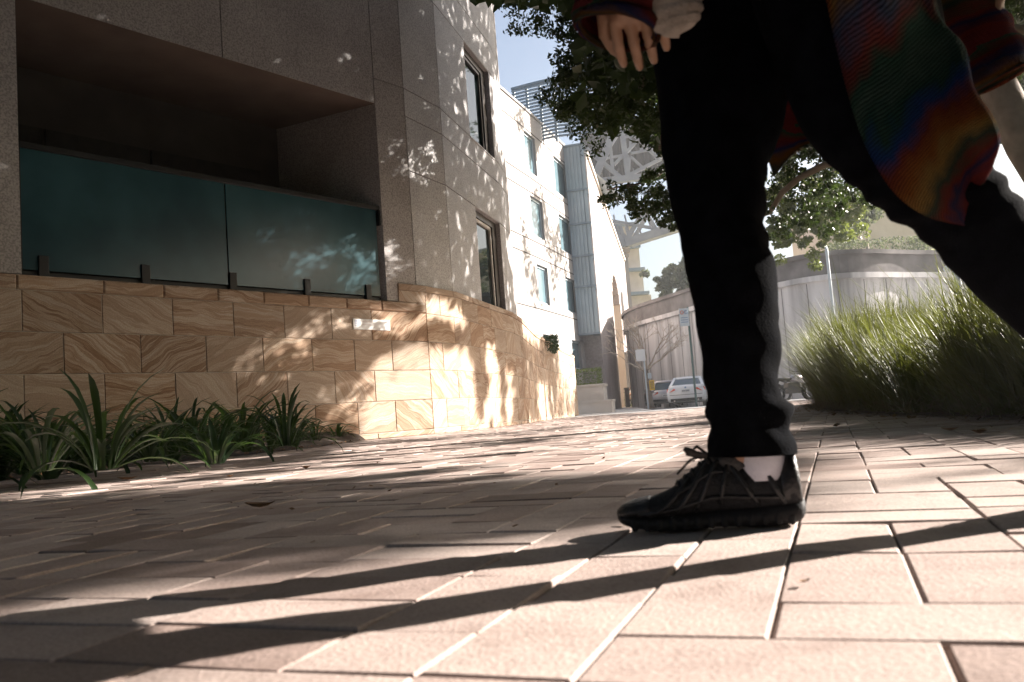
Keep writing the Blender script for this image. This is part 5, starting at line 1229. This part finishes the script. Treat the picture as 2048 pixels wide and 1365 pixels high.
# shoes
def shoe(tr, tie=True):
    """tr maps local (x toward toe, y across, z up) -> world; length .29"""
    par = []
    def ring(x, w, z0, z1, p=2.3, n=22, tilt=0):
        R_ = []
        for j in range(n):
            a = 2 * math.pi * j / n; ca, sa = math.cos(a), math.sin(a)
            yy = w * math.copysign(abs(ca) ** (2 / p), ca); zz = (z0 + z1) / 2 + (z1 - z0) / 2 * math.copysign(abs(sa) ** (2 / 2.1), sa)
            if zz > (z0 + z1) / 2: yy *= 1 - .28 * ((zz - (z0 + z1) / 2) / ((z1 - z0) / 2)) ** 1.5
            R_.append(tr((x + tilt * (zz - z0), yy, zz)))
        return R_
    sh = None
    # sole
    mb = MB(); S = [(-.012, .018, .020, .040), (-.004, .030, .008, .046), (.02, .037, .001, .042), (.07, .037, .0, .036), (.12, .036, .003, .033), (.17, .043, .0, .031), (.22, .046, .001, .030), (.255, .040, .006, .032), (.278, .028, .013, .034), (.287, .012, .020, .034)]
    K = catmull([np.array(s_) for s_ in S], 4); mb.loft([ring(k[0], k[1], k[2], k[3], 3.2) for k in K])
    sole = mb.build('sole', M['sole'], None, smooth=True)
    tread = []   # tread lugs along each side
    for s_ in (-1, 1):
        mb = MB()
        for i in range(13):
            x = .012 + i * .0205; w_ = np.interp(x, [q_[0] for q_ in S], [q_[1] for q_ in S]); c_ = tr((x, s_ * (w_ - .002), .014)); mb.ell(c_, .0065, .004, .010, 8, 6)
        tread.append(mb.build('tread', M['sole'], None, smooth=True))
    mb = MB(); U = [(-.004, .026, .03, .060, 0), (.004, .033, .025, .092, 0), (.02, .036, .025, .098, 0), (.045, .037, .025, .103, 0), (.07, .038, .025, .104, 0), (.095, .038, .025, .110, 0), (.12, .038, .025, .116, 0), (.140, .040, .024, .110, 0), (.165, .042, .022, .090, 0), (.195, .043, .020, .069, 0), (.23, .042, .02, .056, 0), (.255, .038, .02, .051, 0), (.272, .030, .022, .046, 0), (.283, .015, .026, .038, 0)]
    K = catmull([np.array(u_) for u_ in U], 5); rings = [ring(k[0], k[1], k[2], k[3], 2.2) for k in K]
    mb.loft(rings); upper = mb.build('upper', M['shoe_b'], None, smooth=True)
    # overlays: strips of leather on the sides, toe cap and heel counter
    mb = MB()
    def on(x, s_, f_):  # point on side, f 0..1 up
        k = [np.interp(x, [u_[0] for u_ in U], [u_[i] for u_ in U]) for i in range(4)]
        a = (-.35 + 1.75 * f_) if True else 0; a = -math.pi / 2 * .6 + f_ * math.pi * .78; ca, sa = math.cos(a), math.sin(a)
        yy = k[1] * abs(ca) ** (2 / 2.2); zz = (k[2] + k[3]) / 2 + (k[3] - k[2]) / 2 * math.copysign(abs(sa) ** (2 / 2.1), sa)
        if zz > (k[2] + k[3]) / 2: yy *= 1 - .28 * ((zz - (k[2] + k[3]) / 2) / ((k[3] - k[2]) / 2)) ** 1.5
        return np.array((x, s_ * (yy + .0022), zz + .001))
    for s_ in (-1, 1):
        for (xa, fa, xb, fb, w_) in ((.235, .1, .165, .75, .010), (.20, .05, .135, .8, .010), (.16, .05, .115, .85, .010), (.12, .1, .10, .85, .010), (.06, .1, .10, .75, .012), (.02, .1, .05, .75, .014), (.25, .25, .02, .22, .010), (.19, .55, .10, .60, .007)):
            pts = [tr(on(xa + (xb - xa) * t_, s_, fa + (fb - fa) * t_)) for t_ in np.linspace(0, 1, 9)]; mb.tube(pts, [w_ * .34] * 9, 6)
    over = mb.build('leather_overlay', M['shoe'], None, smooth=True)
    mb = MB(); Kc = [(.232, .0425, .02, .057), (.25, .041, .02, .054), (.265, .036, .02, .050), (.279, .024, .022, .044), (.288, .010, .026, .036)]
    mb.loft([ring(k[0], k[1] + .001, k[2], k[3] + .001, 2.2) for k in catmull([np.array(k) for k in Kc], 3)])
    toe = mb.build('toe_cap', M['shoe'], None, smooth=True)
    mb = MB(); Kh = [(-.0085, .020, .028, .060), (-.006, .029, .026, .108), (.001, .033, .025, .120), (.010, .0355, .025, .112), (.022, .038, .025, .099)]
    mb.loft([ring(k[0], k[1] + .001, k[2], k[3], 2.2) for k in catmull([np.array(k) for k in Kh], 3)])
    heel = mb.build('heel_counter', M['shoe'], None, smooth=True)
    mb = MB()
    for i in range(5):
        x = .188 - i * .0125; z = np.interp(x, [u_[0] for u_ in U], [u_[3] for u_ in U]) + .003
        mb.tube([tr((x, -.022, z - .006)), tr((x - .004, 0, z + .002)), tr((x - .006, .022, z - .006))], .0028, 6)
        mb.tube([tr((x, -.022, z - .006)), tr((x - .010, .0, z + .004)), tr((x - .0145, .022, z - .003))], .0026, 6)
    x = .130; z = .118
    for s_ in (-1, 1):
        mb.tube([tr((x, 0, z)), tr((x + .018, s_ * .012, z + .016)), tr((x + .036, s_ * .018, z + .004)), tr((x + .012, s_ * .006, z - .004))], .0022, 6)
    mb.tube([tr((x, 0, z)), tr((x + .03, -.02, z - .006)), tr((x + .055, -.03, z - .03))], .002, 6)
    lace = mb.build('laces', M['lace'], None, smooth=True)
    mb = MB(); mb.tube([tr((.045, 0, .085)), tr((.05, 0, .115)), tr((.052, 0, .15))], [.034, .032, .030], 18); mb.tube([tr((.09, 0, .09)), tr((.105, 0, .118)), tr((.108, 0, .128))], [.03, .024, .02], 14)
    tong = mb.build('ankle_lining', M['shoe'], None, smooth=True)
    return [sole, tread[0], upper, over, toe, heel, lace, tong, tread[1]]
def shoe_obj(P0, fwd_, up_, scale=1.0):
    fwd_ = fwd_ / np.linalg.norm(fwd_); up_ = up_ - fwd_ * (up_ @ fwd_); up_ /= np.linalg.norm(up_); sd = np.cross(up_, fwd_)
    tr = lambda p: tuple(P0 + (fwd_ * p[0] + sd * p[1] + up_ * p[2]) * scale)
    parts = shoe(tr); root = parts[2]; root.name = 'shoe'; setparent(root, person)
    for o in parts:
        if o is not root: o.parent = root; o.matrix_parent_inverse = Matrix.Identity(4)
    return tr
heelF = gz(1606, 1052, 0.0); toeF = gz(1245, 1068, 0.0); dF = toeF - heelF; Lf = np.linalg.norm(dF); print('shoe length', Lf, heelF, toeF)
trF = shoe_obj(heelF + np.array((0, .02, 0.0)) , dF, np.array((0, 0, 1.0)), Lf / .285)
trN = shoe_obj(np.array((ankN[0] + .055, 1.30, .145)), np.array((-.62, 0, -.78)), np.array((-.78, 0, .62)), 1.0)
mb = MB(); c0 = np.array(trF((.048, 0, .085))); mb.tube([c0 + np.array((0, 0, -.01)), c0 + (0, 0, .03), c0 + (-.004, 0, .075)], [.037, .036, .035], 20)
mb.build('sock', M['sock'], person, smooth=True)
mb = MB(); a = aty(1412, 912, 1.33); mb.tube([a, aty(1392, 908, 1.32), aty(1378, 903, 1.31), aty(1368, 898, 1.31)], [.004, .005, .006, .004], 8); mb.build('lace_end', M['lace'], person, smooth=True)

# cardigan
def surf(cols, n=10, m=10):
    """cols: list of columns, each a list of (px, py, Y); returns grid of points"""
    C_ = [catmull([aty(*p) for p in c_], n) for c_ in cols]
    return [catmull([c_[i] for c_ in C_], m) for i in range(len(C_[0]))]
def shell(name, grid, mat, par, thick=.007, uvr=(1, 1), skew=.35, amp=.006):
    m_ = MB(); k = len(grid); n = len(grid[0]); vs = []; uvs = []
    for i, row in enumerate(grid):
        for j, p in enumerate(row):
            a_ = mnoise.noise(Vector((j / n * 5, i / k * 2.0, 3.1))); p = np.array(p); p = p + np.array((0, -1, 0)) * (a_ * amp * 2 + amp * math.sin(j / n * 14 + i / k * 3)) * min(1, i / k * 2)
            vs.append(tuple(p)); uvs.append((uvr[0] * j / n, uvr[1] * i / k + skew * j / n))
    fs = [(i * n + j, (i + 1) * n + j, (i + 1) * n + j + 1, i * n + j + 1) for i in range(k - 1) for j in range(n - 1)]
    m_.add(vs, fs, uvs); o = m_.build(name, mat, par, smooth=True); md_ = o.modifiers.new('t', 'SOLIDIFY'); md_.thickness = thick; md_.offset = 0; return o
near = [(1560, -420, 1.080), (1620, -200, 1.060), (1652, -20, 1.090), (1676, 110, 1.105), (1702, 210, 1.110), (1735, 300, 1.120), (1785, 385, 1.130), (1850, 432, 1.150), (1926, 449, 1.160)]
n2 = [(1640, -420, .98), (1690, -200, .98), (1740, -20, .99), (1765, 110, 1.060), (1790, 210, 1.070), (1820, 290, 1.080), (1860, 350, 1.100), (1900, 395, 1.120), (1930, 425, 1.140)]
n3 = [(1740, -420, 1.060), (1790, -200, 1.060), (1830, -10, 1.070), (1868, 90, 1.080), (1890, 180, 1.090), (1905, 250, 1.100), (1925, 310, 1.120), (1935, 350, 1.140), (1938, 390, 1.160)]
bk = [(1830, -420, 1.12), (1850, -200, 1.12), (1866, 20, 1.12), (1920, 100, 1.12), (1938, 180, 1.12), (1975, 235, 1.12), (1988, 280, 1.13), (1972, 325, 1.15), (1950, 350, 1.17)]
fr_ = [(1830, -420, 1.32), (1850, -200, 1.32), (1850, 20, 1.34), (1890, 100, 1.36), (1890, 180, 1.4), (1880, 240, 1.42), (1860, 290, 1.45), (1830, 320, 1.46), (1790, 330, 1.47)]
fs_ = [(1640, -420, 1.5), (1660, -200, 1.5), (1670, 20, 1.5), (1670, 100, 1.51), (1665, 160, 1.52), (1655, 210, 1.52), (1645, 250, 1.52), (1635, 275, 1.52), (1622, 292, 1.52)]
ff = [(1500, -420, 1.5), (1480, -200, 1.52), (1470, 20, 1.54), (1480, 100, 1.54), (1490, 160, 1.54), (1505, 210, 1.54), (1520, 260, 1.54), (1535, 310, 1.54), (1550, 352, 1.54)]
card = shell('cardigan', surf([near, n2, n3, bk, fr_, fs_, ff], 8, 7), M['knit'], person, .008, (1.0, .95), .42, .006)
mb = MB()
gr_ = MB()
def torso_ring(c_, rx, ry, z, n=30): return [(c_[0] + rx * math.cos(a), c_[1] + ry * math.sin(a), z) for a in np.linspace(0, 2 * math.pi, n, endpoint=False)]
mb.loft([torso_ring(pel, .17, .20, pel[2] + .10), torso_ring(chest, .155, .20, chest[2] - .12), torso_ring(chest, .15, .215, chest[2] + .02), torso_ring(chest, .12, .19, chest[2] + .13), torso_ring(neck, .07, .08, neck[2] + .0)], cap=False, uv=(1.0, 1.3)); mb.build('cardigan_yoke', M['knit'], card, smooth=True)
def sleeve(rows, name):
    m_ = MB(); rings = pxtube(rows, 8, 26, lambda q_, t_, a: .004 * math.sin(t_ * 40 + 2 * a) + .004 * mnoise.noise(Vector((q_[0] * 12, q_[1] * 12, q_[2] * 12))))
    m_.loft(rings, cap=False, uv=(.5, 1.35)); o = m_.build(name, M['knit'], card, smooth=True); md_ = o.modifiers.new('t', 'SOLIDIFY'); md_.thickness = .006; return o
def to_px(p): x, y, z_ = proj(p); return x, y
a = to_px(shN); e_ = to_px(elN)
sleeve([(a[0] - 75, a[1] + 20, a[0] + 95, a[1] - 10, shN[1], .075), (e_[0] - 95, e_[1], e_[0] + 75, e_[1] + 30, elN[1], .065), (1185, -150, 1345, -110, 1.16, .06), (1168, -60, 1325, -25, 1.16, .06), (1158, 25, 1312, 58, 1.16, .062), (1162, 44, 1306, 78, 1.16, .055)], 'cardigan_sleeve')
a = to_px(shF); e_ = to_px(elF)
sleeve([(a[0] - 60, a[1], a[0] + 80, a[1] + 10, shF[1], .07), (e_[0] - 65, e_[1] + 20, e_[0] + 65, e_[1] - 10, elF[1], .06), (1838, -60, 1965, -110, 1.5, .06), (1868, 30, 1985, 20, 1.5, .06), (1905, 120, 2020, 80, 1.5, .06), (1925, 200, 2048, 140, 1.5, .065)], 'cardigan_sleeve')
# cream pouch
bag = empty('ribbed_pouch', tuple(aty(1330, -10, 1.13)), 'cream ribbed oval pouch hanging at the front of the walker hip', 'bag')
c_ = aty(1332, -12, 1.13); rows = []
rings = []
for i in range(33):
    t_ = math.pi * i / 32; zz = math.cos(t_); rr_ = max(.02, math.sin(t_)) ** .8
    rib = 1 + .07 * math.sin(i * 2.1)
    rings.append([(c_[0] + .044 * rr_ * rib * math.cos(a) + .02 * (1 - zz) * .5 - .006, c_[1] + .028 * rr_ * rib * math.sin(a), c_[2] + .058 * zz + .006 * math.cos(a)) for a in np.linspace(0, 2 * math.pi, 24, endpoint=False)])
mb = MB(); mb.loft(rings); mb.build('pouch', M['creamknit'], bag, smooth=True)
mb = MB(); mb.tube([c_ + (0, 0, .055), c_ + (.02, -.01, .3), shN + (0.02, -.03, .06)], .006, 6); mb.build('strap', M['creamknit'], bag, smooth=True)

# ------------------------------------------------------------------ haze volume added to whiten the sky and veil the distance
mb = MB(); mb.box((17, 60, 20.5), (76, 160, 44))
hz = mb.build('haze', bpy.data.materials.new('added_haze')); m = hz.data.materials[0]; m.use_nodes = True; t = m.node_tree
t.nodes.remove(t.nodes['Principled BSDF']); pv = nd(t, 'ShaderNodeVolumePrincipled'); pv.inputs['Color'].default_value = (.93, .96, 1, 1)
pv.inputs['Density'].default_value = 0.0009; pv.inputs['Anisotropy'].default_value = 0.35
t.links.new(pv.outputs[0], t.nodes['Material Output'].inputs['Volume'])
tag(hz, 'thin haze added over the street to whiten the sky and the distance', 'haze', kind='stuff')
sc.cycles.volume_bounces = 0

# crumbs of bark and leaf along the wall foot, the bed edge and the grass foot
mb = MB()
def flake(x, y, z, L):
    a_ = RNG.uniform(0, 6.28); d = np.array((math.cos(a_), math.sin(a_), RNG.normal() * .3)) * L / 2; s_ = np.array((-math.sin(a_), math.cos(a_), RNG.normal() * .5)) * L * RNG.uniform(.12, .35)
    p = np.array((x, y, z + L * .25)); mb.add([p - d, p + s_, p + d, p - s_], [(0, 1, 2, 3)])
for i in range(900):
    k_ = RNG.uniform(0, 3)
    if k_ < 1.2:
        y = RNG.uniform(6, 12.5); e_ = np.interp(y, [p[1] for p in bed_edge], [p[0] for p in bed_edge]); flake(e_ - abs(RNG.normal() * .35) + .12, y, .012 + .0, RNG.uniform(.012, .05))
    elif k_ < 1.9:
        s_ = RNG.uniform(-1.6, 10); q_ = S2(max(.1, s_), .09 + abs(RNG.normal() * .12), 0) if s_ > 0 else W1(LW + s_, .06 + abs(RNG.normal() * .15), 0); flake(q_[0], q_[1], .004, RNG.uniform(.01, .04))
    elif k_ < 2.5:
        y = RNG.uniform(3.2, 12.5); fx = np.interp(y, [p[1] for p in front][::-1], [p[0] for p in front][::-1]); flake(fx - abs(RNG.normal() * .25) + .1, y, .004, RNG.uniform(.012, .05))
    else:
        y = RNG.uniform(1.5, 14); flake(RNG.uniform(-4, 3.5) * y / 14 * 1.3, y, .003, RNG.uniform(.006, .02))
tag(mb.build('leaf_litter', M['dryleaf']), 'scattered small crumbs of dry leaf and bark on the paving', 'litter', kind='stuff')
